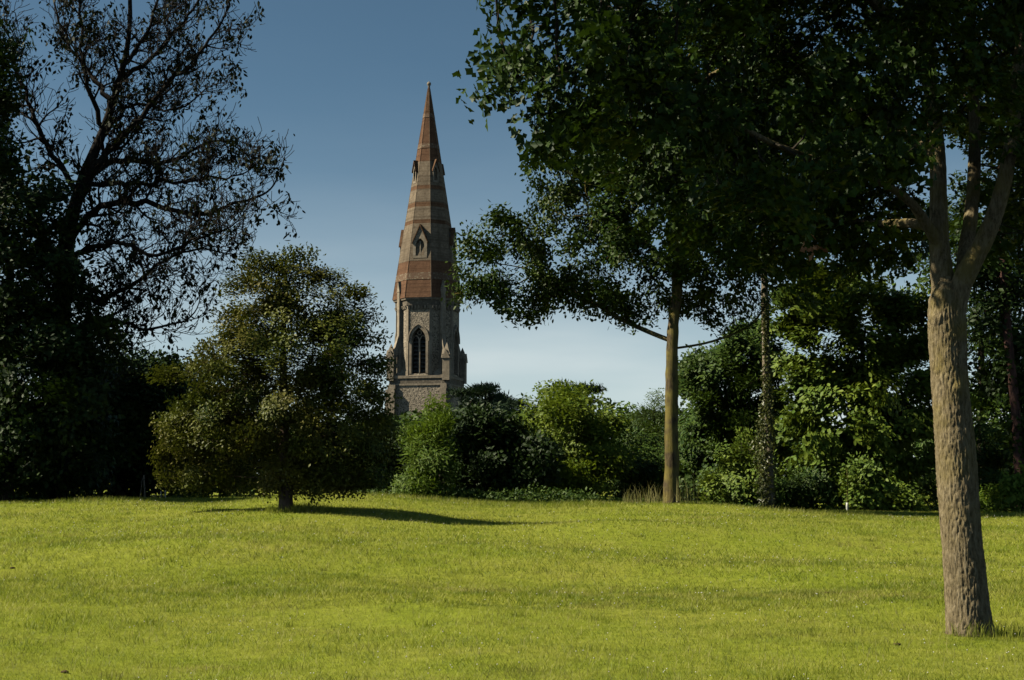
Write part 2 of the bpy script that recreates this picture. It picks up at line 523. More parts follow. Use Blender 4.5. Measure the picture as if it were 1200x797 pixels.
# white clover heads
n = 1500
x, y = frustum_points(n, 9, 41, 3)
cl = vnoise(x, y, 2.2, 44, 12)
keep = cl > -.1
x, y = x[keep], y[keep]
z = zg(x, y) + .05 + .02 * rng.random(len(x))
r = .007 * (y / 14) ** .55
octv = np.array([(1, 0, 0), (0, 1, 0), (-1, 0, 0), (0, -1, 0), (0, 0, .9), (0, 0, -.9)])
V = np.stack([x, y, z], -1)[:, None] + octv[None] * r[:, None, None]
of = np.array([(0, 1, 4), (1, 2, 4), (2, 3, 4), (3, 0, 4), (1, 0, 5), (2, 1, 5), (3, 2, 5), (0, 3, 5)])
L = (np.arange(len(x))[:, None, None] * 6 + of[None]).reshape(-1)
me = mesh_np('clover_flowers', V.reshape(-1, 3), L, np.arange(len(L) // 3) * 3, np.full(len(L) // 3, 3), M['petal'], np.repeat(rng.random(len(x)), 6))
tag(link('clover_flowers', me), 'tiny white clover heads scattered through the lawn', 'flowers', kind='stuff')


# ------------------------------------------------------------------ tree engine
def blob_points(blobs, n, shell=.35):
    """attraction points through a union of ellipsoids, denser towards their skins"""
    C = np.array([P(b[0], b[1], b[4]) for b in blobs])
    R = np.array([(b[2] * PXM(b[4]), b[5], b[3] * PXM(b[4])) for b in blobs])
    w = R.prod(1) ** .62; w /= w.sum()
    k = rng.choice(len(blobs), n, p=w)
    d = rng.normal(size=(n, 3)); d /= np.linalg.norm(d, axis=1)[:, None]
    r = np.maximum(rng.random(n) ** (1 / 3), shell + (1 - shell) * rng.random(n) * .9)
    return C[k] + d * R[k] * r[:, None]


def colonize(att, skel, par, step, kill, iters=140, jit=.18, trop=(0, 0, .03), infl=1e9):
    pts = [np.array(p, float) for p in skel]; par = list(par)
    nch = np.zeros(len(pts), int)
    alive = np.ones(len(att), bool)
    arr = np.array(pts)
    d = np.linalg.norm(att[:, None] - arr[None], axis=2)
    near = d.argmin(1); dist = d.min(1)
    nch = [0] * len(pts)
    for it in range(iters):
        alive &= dist > kill
        idx = np.nonzero(alive & (dist < infl))[0]
        if len(idx) == 0: break
        arr = np.array(pts)
        vec = att[idx] - arr[near[idx]]
        vec /= np.linalg.norm(vec, axis=1)[:, None] + 1e-9
        g, inv = np.unique(near[idx], return_inverse=True)
        acc = np.zeros((len(g), 3)); np.add.at(acc, inv, vec)
        acc /= np.linalg.norm(acc, axis=1)[:, None] + 1e-9
        acc += rng.normal(0, jit, acc.shape) + np.array(trop)
        acc /= np.linalg.norm(acc, axis=1)[:, None] + 1e-9
        new = []
        for gi, a in zip(g, acc):
            if nch[gi] >= 4:
                m = idx[inv == np.searchsorted(g, gi)]
                alive[m] = False
                continue
            nch[gi] += 1; nch.append(0)
            new.append(arr[gi] + a * step); par.append(int(gi)); pts.append(new[-1])
        if not new: continue
        new = np.array(new); base = len(pts) - len(new)
        al = np.nonzero(alive)[0]
        if len(al) == 0: break
        dn = np.linalg.norm(att[al][:, None] - new[None], axis=2)
        j = dn.argmin(1); m = dn[np.arange(len(al)), j]
        better = m < dist[al]
        near[al[better]] = base + j[better]; dist[al[better]] = m[better]
    return np.array(pts), np.array(par)


def radii(pts, par, r_tip, r_base, given=None):
    n = len(pts)
    lo, hi = 1.6, 5.0
    for _ in range(18):
        e = (lo + hi) / 2
        acc = np.zeros(n); r = np.zeros(n)
        nochild = np.ones(n, bool); nochild[par[par >= 0]] = False
        acc[nochild] = r_tip ** e
        for k in range(n - 1, 0, -1):
            if par[k] >= 0: acc[par[k]] += acc[k]
        r = acc ** (1 / e)
        if r[0] > r_base: lo = e
        else: hi = e
    if given is not None: r[:len(given)] = np.maximum(np.minimum(r[:len(given)], given * 1.15), given * .8)
    return r


def sweep(name, pts, r, mat, parent, sides=12, flare=0.0, cap=True):
    """one continuous tapered stem"""
    pts = np.array(pts); m = len(pts)
    tan = np.gradient(pts, axis=0); tan /= np.linalg.norm(tan, axis=1)[:, None] + 1e-9
    u = np.cross(tan, np.array((.11, 1, .07))); u /= np.linalg.norm(u, axis=1)[:, None]
    w = np.cross(tan, u)
    a = np.arange(sides) / sides * 2 * np.pi
    L = np.concatenate([[0], np.cumsum(np.linalg.norm(np.diff(pts, axis=0), axis=1))])
    rr = np.array(r) * (1 + flare * np.exp(-L / .5))
    rr = rr[:, None] * (1 + .05 * rng.normal(size=(m, sides)))
    V = (pts[:, None] + rr[..., None] * (u[:, None] * np.cos(a)[None, :, None] + w[:, None] * np.sin(a)[None, :, None])).reshape(-1, 3)
    i_ = np.arange(m - 1)[:, None] * sides; j_ = np.arange(sides)[None]; j2 = (j_ + 1) % sides
    q = np.stack([i_ + j_, i_ + j2, i_ + sides + j2, i_ + sides + j_], -1).reshape(-1, 4)
    loops = np.concatenate([q.ravel(), np.arange((m - 1) * sides, m * sides)])
    tot = np.concatenate([np.full(len(q), 4), [sides]])
    st = np.concatenate([[0], np.cumsum(tot)[:-1]])
    return link(name, mesh_np(name, V, loops, st, tot, mat, smooth_shade=True), parent)


def tubes(name, pts, par, r, mat, parent, rmin=0.0, sides=6, twig_sides=3, twig_r=.02, skip=1):
    """every branch longer than a twig swept into one continuous branching mesh"""
    n = len(pts)
    main = np.full(n, -1)
    for k in range(1, n):
        p = par[k]
        if p >= 0 and (main[p] < 0 or r[k] > r[main[p]]): main[p] = k
    tan = np.zeros((n, 3))
    has = par >= 0
    tan[has] += pts[has] - pts[par[has]]
    mc = main >= 0
    tan[mc] += pts[main[mc]] - pts[mc]
    tan /= np.linalg.norm(tan, axis=1)[:, None] + 1e-9
    out_v, out_f = [], []
    base = 0
    for sel_sides, lo, hi in ((sides, twig_r, 1e9), (twig_sides, rmin, twig_r)):
        ks = np.array([k for k in range(skip, n) if par[k] >= 0 and lo <= r[k] < hi])
        if len(ks) == 0: continue
        ps = par[ks]
        seg = pts[ks] - pts[ps]
        ismain = main[ps] == ks
        t0 = np.where(ismain[:, None], tan[ps], seg / (np.linalg.norm(seg, axis=1)[:, None] + 1e-9))
        t1 = tan[ks]
        r0 = np.where(ismain, np.minimum(r[ps], r[ks] * 1.6), np.minimum(r[ps] * .9, r[ks] * 1.25))
        r1 = r[ks]
        ang = np.arange(sel_sides) / sel_sides * 2 * np.pi
        rings = []
        for c, t_, rr in ((pts[ps], t0, r0), (pts[ks], t1, r1)):
            ref = np.array((.31, .82, .17))
            u = np.cross(t_, ref); u /= np.linalg.norm(u, axis=1)[:, None] + 1e-9
            w = np.cross(t_, u)
            rings.append(c[:, None] + rr[:, None, None] * (u[:, None] * np.cos(ang)[None, :, None] + w[:, None] * np.sin(ang)[None, :, None]))
        V = np.concatenate(rings, 1)
        m = len(ks); s = sel_sides
        j = np.arange(s); j2 = (j + 1) % s
        q = np.stack([j, j2, s + j2, s + j], 1)
        f = (np.arange(m)[:, None, None] * 2 * s + q[None]).reshape(-1, 4) + base
        out_v.append(V.reshape(-1, 3)); out_f.append(f); base += m * 2 * s
    V = np.concatenate(out_v); Fq = np.concatenate(out_f)
    me = mesh_np(name, V, Fq.ravel(), np.arange(len(Fq)) * 4, np.full(len(Fq), 4), mat, smooth_shade=True)
    o = link(name, me, parent)
    return tag(o, kind='stuff')


def lobed(outline, fold=.18, curl=.1):
    L = [(t, w) for t, w in outline]
    n = len(L)
    vs = []
    for t_, w in L: vs.append((t_, -w, w * fold - curl * t_ * t_))
    for t_, w in L[1:-1]: vs.append((t_, w, w * fold - curl * t_ * t_))
    left = list(range(n))
    right = [0] + list(range(n, 2 * n - 2)) + [n - 1]
    return np.array(vs), [left[::-1], right]


LEAF = {
    'oak': lobed([(0, 0), (.24, .21), (.36, .09), (.62, .35), (.76, .17), (1, 0)]),
    'oak6': lobed([(0, 0), (.25, .20), (.40, .12), (.68, .33), (1, 0)]),
    'oval': lobed([(0, 0), (.35, .26), (.75, .20), (1, 0)]),
    'dia': lobed([(0, 0), (.5, .28), (1, 0)]),
    'thin': lobed([(0, 0), (.45, .14), (1, 0)]),
    'needle': lobed([(0, 0), (.4, .09), (1, 0)]),
}


def leaf_frames(n, centers, pos, up=.55, outw=.5, rand=.75, droop=.25, spray=None):
    o = pos - centers; o /= np.linalg.norm(o, axis=1)[:, None] + 1e-9
    if spray is None: nrm = rng.normal(0, rand, (n, 3)) + o * outw + np.array((0, 0, up))
    else: nrm = rng.normal(0, rand * .45, (n, 3)) + spray * rand * .9 + o * outw + np.array((0, 0, up))   # leaves of one spray face one way
    nrm /= np.linalg.norm(nrm, axis=1)[:, None]
    ax = rng.normal(0, 1, (n, 3)) + o * .8 + np.array((0, 0, -droop))
    ax -= nrm * (ax * nrm).sum(1)[:, None]
    ax /= np.linalg.norm(ax, axis=1)[:, None] + 1e-9
    sd = np.cross(nrm, ax)
    return ax, sd, nrm


def leaf_mesh(name, pos, frames, size, shape, mat):
    T, faces = LEAF[shape]
    ax, sd, nrm = frames
    n, k = len(pos), len(T)
    s = size[:, None, None]
    V = pos[:, None] + s * (T[None, :, 0:1] * ax[:, None] + T[None, :, 1:2] * sd[:, None] + T[None, :, 2:3] * nrm[:, None])
    fl = np.concatenate([np.array(f) for f in faces]); ft = np.array([len(f) for f in faces])
    L = (np.arange(n)[:, None] * k + fl[None]).ravel()
    tot = np.tile(ft, n)
    st = np.concatenate([[0], np.cumsum(tot)[:-1]])
    return mesh_np(name, V.reshape(-1, 3), L, st, tot, mat, np.repeat(rng.random(n), k))


TRI = {'oak': 8, 'oak6': 6, 'oval': 4, 'dia': 2, 'thin': 2, 'needle': 2}
tri_total = 0


def leaves_on(pts, par, r, n, spread, size, shape, mat, parent, twig_r, name='crown', up=.55, outw=.5, rand=.75, droop=.25, squash=.8, sizevar=.38, gap=0.0):
    global tri_total
    cand = np.nonzero((r <= twig_r) & (par >= 0))[0]
    if gap > 0:                      # some twigs stay bare
        cand = cand[rng.random(len(cand)) > gap]
    wt = rng.gamma(.8, 1.0, len(cand)) + .12; wt /= wt.sum()
    k = rng.choice(cand, n, p=wt)
    f = rng.random(n)[:, None]
    pos = pts[par[k]] * (1 - f) + pts[k] * f + np.clip(rng.normal(0, 1, (n, 3)), -1.9, 1.9) * spread * np.array((1, 1, squash))
    c = pts[cand].mean(0)
    cc = np.array((c[0], c[1], c[2] * .6 + pts[cand][:, 2].min() * .4))
    anc = np.where(par < 0, 0, par)
    a3 = anc[anc[anc]]
    spray = rng.normal(0, 1, (len(pts), 3))
    fr = leaf_frames(n, cc[None], pos, up, outw, rand, droop, spray[a3[k]])
    me = leaf_mesh(name, pos, fr, size * (1 + sizevar * rng.uniform(-1, 1, n)), shape, mat)
    tri_total += n * TRI[shape]
    o = link(name, me, parent)
    return tag(o, kind='stuff'), pos


def poly(px_list, closed_depth=None):
    return [P(*q) for q in px_list]


def chain(skel, par, at, pts):
    """append a manual limb to the skeleton at index `at` (or -1: the root)"""
    prev = at
    ids = []
    for p in pts:
        skel.append(p); par.append(prev); prev = len(skel) - 1; ids.append(prev)
    return ids


def densify(pts, step):
    pts = [np.array(p, float) for p in pts]
    out = [pts[0]]
    for k in range(len(pts) - 1):
        p0 = pts[max(k - 1, 0)]; p1, p2 = pts[k], pts[k + 1]; p3 = pts[min(k + 2, len(pts) - 1)]
        m = max(1, int(round(np.linalg.norm(p2 - p1) / step)))
        for q in range(1, m + 1):
            t_ = q / m
            out.append(.5 * ((2 * p1) + (-p0 + p2) * t_ + (2 * p0 - 5 * p1 + 4 * p2 - p3) * t_ ** 2 + (-p0 + 3 * p1 - 3 * p2 + p3) * t_ ** 3))
    return out


def bark_tube(name, path, rad, mat, parent, step=.03, sides=72, amp=.03, seed=0.0, flare=0.0, fs=1.0, lumps=()):
    """a trunk or limb with fissured bark as real relief; path: points, rad: radius at each"""
    pts = np.array(densify(path, step))
    L0 = np.concatenate([[0], np.cumsum(np.linalg.norm(np.diff(np.array(path), axis=0), axis=1))])
    L = np.concatenate([[0], np.cumsum(np.linalg.norm(np.diff(pts, axis=0), axis=1))])
    r = np.interp(L / L[-1] * L0[-1], L0, rad)
    tan = np.gradient(pts, axis=0); tan /= np.linalg.norm(tan, axis=1)[:, None]
    ref = np.array((.05, 1, .03))
    u = np.cross(tan, ref); u /= np.linalg.norm(u, axis=1)[:, None]
    w = np.cross(tan, u)
    m = len(pts)
    a = np.arange(sides) / sides * 2 * np.pi
    disp = np.zeros((m, sides))
    for k in range(m):
        l = L[k]
        for j in range(sides):
            c, s_ = math.cos(a[j]) * r[k], math.sin(a[j]) * r[k]
            v1 = mnoise.noise(Vector((c * 46 * fs + seed, s_ * 46 * fs, l * 8 * fs)))
            v2 = mnoise.noise(Vector((c * 85 * fs + seed, s_ * 85 * fs + 9, l * 34 * fs)))
            v3 = mnoise.noise(Vector((c * 5 + seed, s_ * 5 + 3, l * 1.1)))
            disp[k, j] = -(1 - min(1, abs(v1) * 3.2)) * .75 + v2 * .5 + v3 * .9
    rr = r[:, None] + amp * disp
    if flare:
        lob = 1 + .35 * np.cos(a * 4 + 1.1)[None]
        rr = rr + flare * np.exp(-L / .22)[:, None] * lob
    V = pts[:, None] + rr[..., None] * (u[:, None] * np.cos(a)[None, :, None] + w[:, None] * np.sin(a)[None, :, None])
    V = V.reshape(-1, 3)
    for lx, rad_l, h in lumps:
        dd = np.linalg.norm(V - np.array(lx), axis=1)
        axis_c = np.repeat(pts, sides, 0)
        o = V - axis_c; o /= np.linalg.norm(o, axis=1)[:, None]
        V = V + o * (h * np.exp(-(dd / rad_l) ** 2))[:, None]
    i_ = np.arange(m - 1)[:, None] * sides; j_ = np.arange(sides)[None]; j2 = (j_ + 1) % sides
    q = np.stack([i_ + j_, i_ + j2, i_ + sides + j2, i_ + sides + j_], -1).reshape(-1, 4)
    me = mesh_np(name, V, q.ravel(), np.arange(len(q)) * 4, np.full(len(q), 4), mat, smooth_shade=True)
    return link(name, me, parent)


def tree(name, label, cat, trunk, blobs, nleaf, size, shape, lmat, bmat, r_base, natt=900, step=None, kill=None, spread=None,
         twig_r=None, group=None, limbs=(), up=.55, outw=.5, rand=.75, droop=.25, squash=.8, gap=0.0, trop=(0, 0, .03), jit=.18,
         sizevar=.3, shell=.35, stem_name='trunk', rtip=None, bare=None):
    """trunk: points (px, py, Y) from the foot up; blobs: crown volumes; grows limbs to the crown and leaves on the twigs"""
    foot = P(*trunk[0]); foot[2] = float(zg(foot[0], foot[1]))
    root = empty(name, foot)
    tag(root, label, cat, group)
    S = PXM(trunk[0][2])
    step = step or max(.18, 7 * S); kill = kill or step * 1.6
    tp = [foot - np.array((0, 0, .12))] + [P(*q) for q in trunk[1:]]
    tp = densify(tp, step)
    skel = list(tp); par = [-1] + list(range(len(tp) - 1))
    for at, limb in limbs:
        lp = [P(*q) for q in limb]
        k = int(np.argmin([np.linalg.norm(np.array(s_) - lp[0]) for s_ in skel[:len(tp)]]))
        lp = densify([skel[k]] + lp[1:], step)[1:]
        chain(skel, par, k, lp)
    att = blob_points(blobs, natt, shell)
    lowest = int(len(tp) * (bare if bare is not None else .35))
    pts, pr = colonize(att, skel, par, step, kill, jit=jit, trop=trop)
    rt = rtip or max(.004, .25 * S)
    r = radii(pts, pr, rt, r_base)
    # trunk keeps a steady taper
    nt = len(tp)
    tap = r_base * (1 - .55 * np.linspace(0, 1, nt))
    r[:nt] = np.minimum(np.maximum(r[:nt], tap * .55), tap * 1.05)
    pts_l = pts - foot
    sweep('trunk', pts_l[:nt], r[:nt], bmat, root, flare=.35)
    tubes('branches', pts_l, pr, r, bmat, root, rmin=rt * .5, twig_r=max(rt * 3.0, 1.0 * S), skip=nt)
    tw = twig_r or rt * 2.2
    spread = spread or step * .8
    o, _ = leaves_on(pts_l, pr, r, nleaf, spread, size, shape, lmat, root, tw, up=up, outw=outw, rand=rand, droop=droop, squash=squash, sizevar=sizevar, gap=gap)
    return root, pts, pr, r

# ------------------------------------------------------------------ church tower with spire
CD = 180.0
ch_foot = P(500, 560, CD); ch_foot[2] = 0.0
church = empty('church_tower', ch_foot, math.radians(-13.5))
tag(church, 'tall flint church tower with brick-banded octagonal stone spire behind the trees', 'church')
CM = PXM(CD)


def cz(py): return float(P(500, py, CD)[2])


def face_frame(k, apo, z0=0.0, lean=0.0):
    """u to the right seen from outside, v up, w outward, on side k of the octagon (0 = towards the park, k to the right)"""
    a = -math.pi / 2 + k * math.pi / 4
    nx_, ny_ = math.cos(a), math.sin(a)
    tx, ty = -ny_, nx_
    return lambda u, v, w: (nx_ * (apo + w - lean * v) + tx * u, ny_ * (apo + w - lean * v) + ty * u, z0 + v)


def arch_path(w, v0, vs, va, n=9, off=0.0):
    """left foot -> apex -> right foot of a pointed opening"""
    hw = w / 2 + off
    va = va + off * 1.3
    h_ = va - vs
    r_ = (h_ * h_ + hw * hw) / (2 * hw)
    L = [(-hw, v0), (-hw, (v0 + vs) / 2)]
    a1 = math.asin(min(1, h_ / r_))
    for q in range(n):
        a_ = a1 * q / (n - 1)
        L.append((r_ - hw - r_ * math.cos(a_), vs + r_ * math.sin(a_)))
    return L + [(-u, v) for u, v in L[::-1][1:]]


def resample_along(path, outer_top):
    """for each point of the arch path a partner on the wall's outline"""
    out = []
    hw = max(u for u, v in outer_top)
    for u, v in path: out.append((u, v))
    return out


def wall_with_arch(mb, w, vtop, arch, depth, fr, gable=None, v0=0.0):
    """a wall face w wide from v0 up to vtop (or a gable apex) pierced by a pointed opening with real reveals"""
    hw = w / 2
    n = len(arch); mid = n // 2
    outer = []
    for k, (u, v) in enumerate(arch):
        if k == mid: outer.append((0, gable if gable else vtop)); continue
        sgn = -1 if k < mid else 1
        kk = k if k < mid else n - 1 - k
        if kk == 0: outer.append((sgn * hw, arch[0][1]))
        elif v <= arch[1][1] + 1e-6 or kk < 4: outer.append((sgn * hw, min(v + (vtop - v) * max(0, kk - 1) / 3, vtop)))
        else:
            f_ = (kk - 3) / (mid - 3)
            outer.append((sgn * hw * (1 - f_), vtop + (gable - vtop) * f_ if gable else vtop))
    vs = [fr(*p, 0) for p in arch] + [fr(*p, 0) for p in outer] + [fr(*p, -depth) for p in arch]
    fs = []
    for k in range(n - 1):
        fs.append((k, k + 1, n + k + 1, n + k))
        fs.append((k, 2 * n + k, 2 * n + k + 1, k + 1))
    mb.add(vs, fs)
    s0 = arch[0][1]
    if s0 > v0 + 1e-4:
        mb.add([fr(-hw, v0, 0), fr(hw, v0, 0), fr(hw, s0, 0), fr(arch[-1][0], s0, 0), fr(arch[0][0], s0, 0), fr(-hw, s0, 0)], [(0, 1, 2, 3, 4, 5)])
    mb.add([fr(arch[0][0], s0, 0), fr(arch[-1][0], s0, 0), fr(arch[-1][0], s0 - .0, -depth), fr(arch[0][0], s0, -depth)], [(0, 1, 2, 3)])


def bar(mb, path, wid, w0, w1, fr):
    """square moulding that follows a (u, v) path"""
    p = np.array(path); t_ = np.gradient(p, axis=0); t_ /= np.linalg.norm(t_, axis=1)[:, None] + 1e-9
    nn = np.stack([-t_[:, 1], t_[:, 0]], 1) * wid / 2
    mb.ring([tuple(q) for q in p - nn], [tuple(q) for q in p + nn], w0, w1, fr)


def octo(mb, z0, r0, z1, r1, n=1, cap0=False, cap1=False):
    vs, fs = [], []
    for q in range(n + 1):
        f_ = q / n
        for k in range(8):
            a_ = -math.pi / 2 + math.pi / 8 + k * math.pi / 4
            rr = r0 + (r1 - r0) * f_
            vs.append((rr * math.cos(a_), rr * math.sin(a_), z0 + (z1 - z0) * f_))
    for q in range(n):
        for k in range(8):
            j = (k + 1) % 8
            fs.append((q * 8 + k, q * 8 + j, q * 8 + 8 + j, q * 8 + 8 + k))
    if cap0: fs.append(tuple(range(8))[::-1])
    if cap1: fs.append(tuple(range(n * 8, n * 8 + 8)))
    mb.add(vs, fs)


R_OCT = 37 * CM
APO = R_OCT * math.cos(math.pi / 8)
FW = 2 * R_OCT * math.sin(math.pi / 8)
HS = 3.78
z_sq, z_oct = cz(445), cz(353)

# square stage
mb = MB()
zt = z_sq
mb.add([(sx * HS, sy * HS, z) for z in (-.3, zt) for sx, sy in ((-1, -1), (1, -1), (1, 1), (-1, 1))],
       [(0, 1, 5, 4), (1, 2, 6, 5), (2, 3, 7, 6), (3, 0, 4, 7), (4, 5, 6, 7)])
mb.build('tower_wall', M['flint'], church)
for zc, hh_, pr_ in ((zt + .10, .34, .16), (zt - .85, .22, .10), (zt - 9.5, .4, .2)):
    mb = MB()
    o_, i_ = HS + pr_, HS - .3
    vs = [(sx * q, sy * q, z) for z in (zc - hh_ / 2, zc + hh_ / 2) for q in (o_, i_) for sx, sy in ((-1, -1), (1, -1), (1, 1), (-1, 1))]
    fs = []
    for k in range(4):
        j = (k + 1) % 4
        fs += [(k, j, 8 + j, 8 + k), (8 + k, 8 + j, 12 + j, 12 + k), (k, 4 + k, 4 + j, j)]
    mb.add(vs, fs)
    mb.build('string_course', M['stone'], church)
mb = MB()     # carved frieze under the string course
o_, i_ = HS + .06, HS - .2
vs = [(sx * q, sy * q, z) for z in (zt - .74, zt - .07) for q in (o_, i_) for sx, sy in ((-1, -1), (1, -1), (1, 1), (-1, 1))]
fs = []
for k in range(4):
    j = (k + 1) % 4
    fs += [(k, j, 8 + j, 8 + k), (8 + k, 8 + j, 12 + j, 12 + k), (k, 4 + k, 4 + j, j)]
mb.add(vs, fs); mb.build('frieze', M['frieze'], church)

# corner buttresses with gabled pinnacles, and flying struts up to the belfry's corner shafts
for k in range(4):
    a_ = math.radians(-45 + 90 * k)
    cx_, cy_ = math.copysign(HS, math.cos(a_)), math.copysign(HS, math.sin(a_))
    sx, sy = math.copysign(1, cx_), math.copysign(1, cy_)
    mb = MB()
    for (dx, dy) in ((1, 0), (0, 1)):
        c_ = (cx_ + sx * (.28 if dx else -.42), cy_ + sy * (.28 if dy else -.42))
        sz = (.62 if dx else .80, .62 if dy else .80)
        mb.box((c_[0], c_[1], (zt - 1.4) / 2 - .15), (sz[0], sz[1], zt - 1.1))
        t0 = zt - .70 - .15 - .0
        mb.box((c_[0] - sx * dx * .14, c_[1] - sy * dy * .14, t0 - .55 + .02), (sz[0] - .26 * dx, sz[1] - .26 * dy, .1 + .45 * 2))
    tag(mb.build('buttress', M['stone'], church), kind='stuff')
    pb = MB()
    pz = cz(424) - zt
    q = .46
    px_, py_ = cx_ - sx * .12, cy_ - sy * .12
    pb.box((px_, py_, zt - .35 + (pz + .9) / 2), (2 * q, 2 * q, pz + .9))
    top = zt + pz + .55
    pb.add([(px_ - q - .08, py_ - q - .08, top), (px_ + q + .08, py_ - q - .08, top), (px_ + q + .08, py_ + q + .08, top), (px_ - q - .08, py_ + q + .08, top), (px_, py_, top + 1.55)],
           [(0, 1, 4), (1, 2, 4), (2, 3, 4), (3, 0, 4), (3, 2, 1, 0)])
    pin = pb.build('pinnacle', M['stone'], church)
    tag(pin, kind='stuff')
    # gablets on the pinnacle
    gb = MB()
    for g in range(4):
        ga = g * math.pi / 2
        fr_ = lambda u, v, w, ga=ga: (px_ + math.cos(ga) * (q + .02 + w) - math.sin(ga) * u, py_ + math.sin(ga) * (q + .02 + w) + math.cos(ga) * u, top - .45 + v)
        gb.prism([(-q - .1, 0), (q + .1, 0), (0, 1.15)], -.1, .10, fr_)
    tag(gb.build('gablet', M['stone'], pin), kind='stuff')
    # corner shaft on the diagonal belfry side
    kd = 1 + 2 * k
    fr_ = face_frame(kd, APO, 0)
    sb = MB()
    s_top = cz(345)
    sb.box((0, (z_sq + s_top) / 2, .22), (.62, s_top - z_sq, .60), fr_)
    sb.prism([(-.40, s_top - .02), (.40, s_top - .02), (0, s_top + 1.35)], -.1, .56, fr_)
    tag(sb.build('corner_shaft', M['stone'], church), kind='stuff')
    # sloping strut: side profile drawn in (w, v), thickness along u
    st_ = MB()
    frs = lambda u, v, w: fr_(w, v, u)
    dist = math.hypot(cx_ - sx * .12, cy_ - sy * .12) - APO
    v_lo, v_hi = cz(416) , cz(396)
    prof = [(dist - .25, v_lo + .15), (.45, v_hi + .35), (.45, v_hi - 1.1), (dist * .45, v_lo - .25), (dist * .72, v_lo - 1.15), (dist - .25, v_lo - 1.9)]
    st_.prism(prof, -.26, .26, frs)
    st_.build('flying_strut', M['stone'], church)
    # weathered half pyramid filling the corner of the square stage
    br = MB()
    w_b = FW / 2 - .06
    br.add([fr_(-w_b, z_sq + .28, -.05), fr_(w_b, z_sq + .28, -.05), fr_(0, z_sq + .28, dist - .5), fr_(0, cz(430), -.05)], [(0, 2, 3), (2, 1, 3), (0, 1, 2)])
    br.build('broach', M['stone'], church)

# octagonal belfry
bel_h = z_oct - z_sq
for k in range(8):
    fr_ = face_frame(k, APO, z_sq)
    mb = MB()
    if k % 2 == 0:
        w_op = 17.5 * CM
        ar = arch_path(w_op, .55, cz(402) - z_sq, cz(387.5) - z_sq)
        wall_with_arch(mb, FW, bel_h, ar, .75, fr_)
        wall = mb.build('belfry_wall', M['flint'], church)
        win = MB()
        ao = arch_path(w_op, .50, cz(402) - z_sq, cz(387.5) - z_sq, off=.30)
        ai = arch_path(w_op, .50, cz(402) - z_sq, cz(387.5) - z_sq, off=-.02)
        win.ring(ai, ao, -.35, .10, fr_)
        window = win.build('belfry_window', M['stone'], church)
        hm = MB()
        a1 = arch_path(w_op, cz(403) - z_sq, cz(402) - z_sq, cz(387.5) - z_sq, off=.31)
        a2 = arch_path(w_op, cz(403) - z_sq, cz(402) - z_sq, cz(387.5) - z_sq, off=.47)
        hm.ring(a1, a2, -.02, .24, fr_); hm.build('hood_mould', M['stone'], window)
        tr_ = MB()
        vsill, vsp, vap = .5, cz(402) - z_sq, cz(387.5) - z_sq
        bar(tr_, [(0, vsill), (0, vsp - .2), (0, vsp + .15)], .20, -.50, -.22, fr_)
        for sgn in (-1, 1):
            sub = arch_path(w_op / 2 - .05, vsp - .5, vsp - .1, vsp + .65, n=6)
            bar(tr_, [(u + sgn * w_op / 4, v) for u, v in sub], .13, -.48, -.25, fr_)
        circ = [(.26 * math.cos(q), vsp + .98 + .26 * math.sin(q)) for q in np.linspace(0, 2 * math.pi, 13)]
        bar(tr_, circ, .12, -.47, -.26, fr_)
        tag(tr_.build('tracery', M['stone'], window), kind='stuff')
        for q in range(9):
            lv = MB()
            vv = .8 + q * .52
            lv.prism([(-.08, vv), (-.75, vv + .42), (-.75, vv + .48), (-.08, vv + .06)], -w_op / 2 + .03, w_op / 2 - .03, lambda u, v, w: fr_(w, v, u - .0 - .55))
            if vv < vsp + .3: lv.build('louvre', M['louvre'], window)
        sl = MB()
        sl.prism([(.22, .28), (-.5, .62), (-.5, .2), (.22, .2)], -w_op / 2 - .3, w_op / 2 + .3, lambda u, v, w: fr_(w, v, u))
        sl.build('sill', M['stone'], window)
        bk = MB(); bk.box((0, (vsill + vap) / 2, -1.9), (w_op + .6, vap, .1), fr_); bk.build('back_panel', M['louvre'], window)
    else:
        mb.prism([(-FW / 2, 0), (FW / 2, 0), (FW / 2, bel_h), (-FW / 2, bel_h)], -.3, 0, fr_)
        mb.build('belfry_wall', M['flint'], church)
    # quoin strip on each arris
    a_ = -math.pi / 2 + math.pi / 8 + k * math.pi / 4
    qb = MB()
    cs, sn = math.cos(a_), math.sin(a_)
    frq = lambda u, v, w: (cs * (R_OCT - .10 + w) - sn * u, sn * (R_OCT - .10 + w) + cs * u, z_sq + v)
    qb.prism([(-.19, .25), (.19, .25), (.19, bel_h), (-.19, bel_h)], -.25, .13, frq)
    qb.build('quoin', M['stone'], church)

# cornice, corbel table
mb = MB(); octo(mb, z_oct - .95, R_OCT + .12, z_oct - .25, R_OCT + .16, 1, True, True); mb.build('cornice_band', M['frieze'], church)
mb = MB(); octo(mb, z_oct - .25, R_OCT + .32, z_oct, R_OCT + .44, 1, True, True); mb.build('cornice', M['stone'], church)
mb = MB()
for k in range(8):
    fr_ = face_frame(k, APO, 0)
    for q in range(7):
        u = (q - 3) * FW / 7.2
        mb.prism([(.30, z_oct - .98), (-.02, z_oct - .98), (-.02, z_oct - 1.55), (.14, z_oct - 1.4)], u - .13, u + .13, lambda a, b, c: fr_(c, b, a))
tag(mb.build('corbel_table', M['stone'], church), kind='stuff')

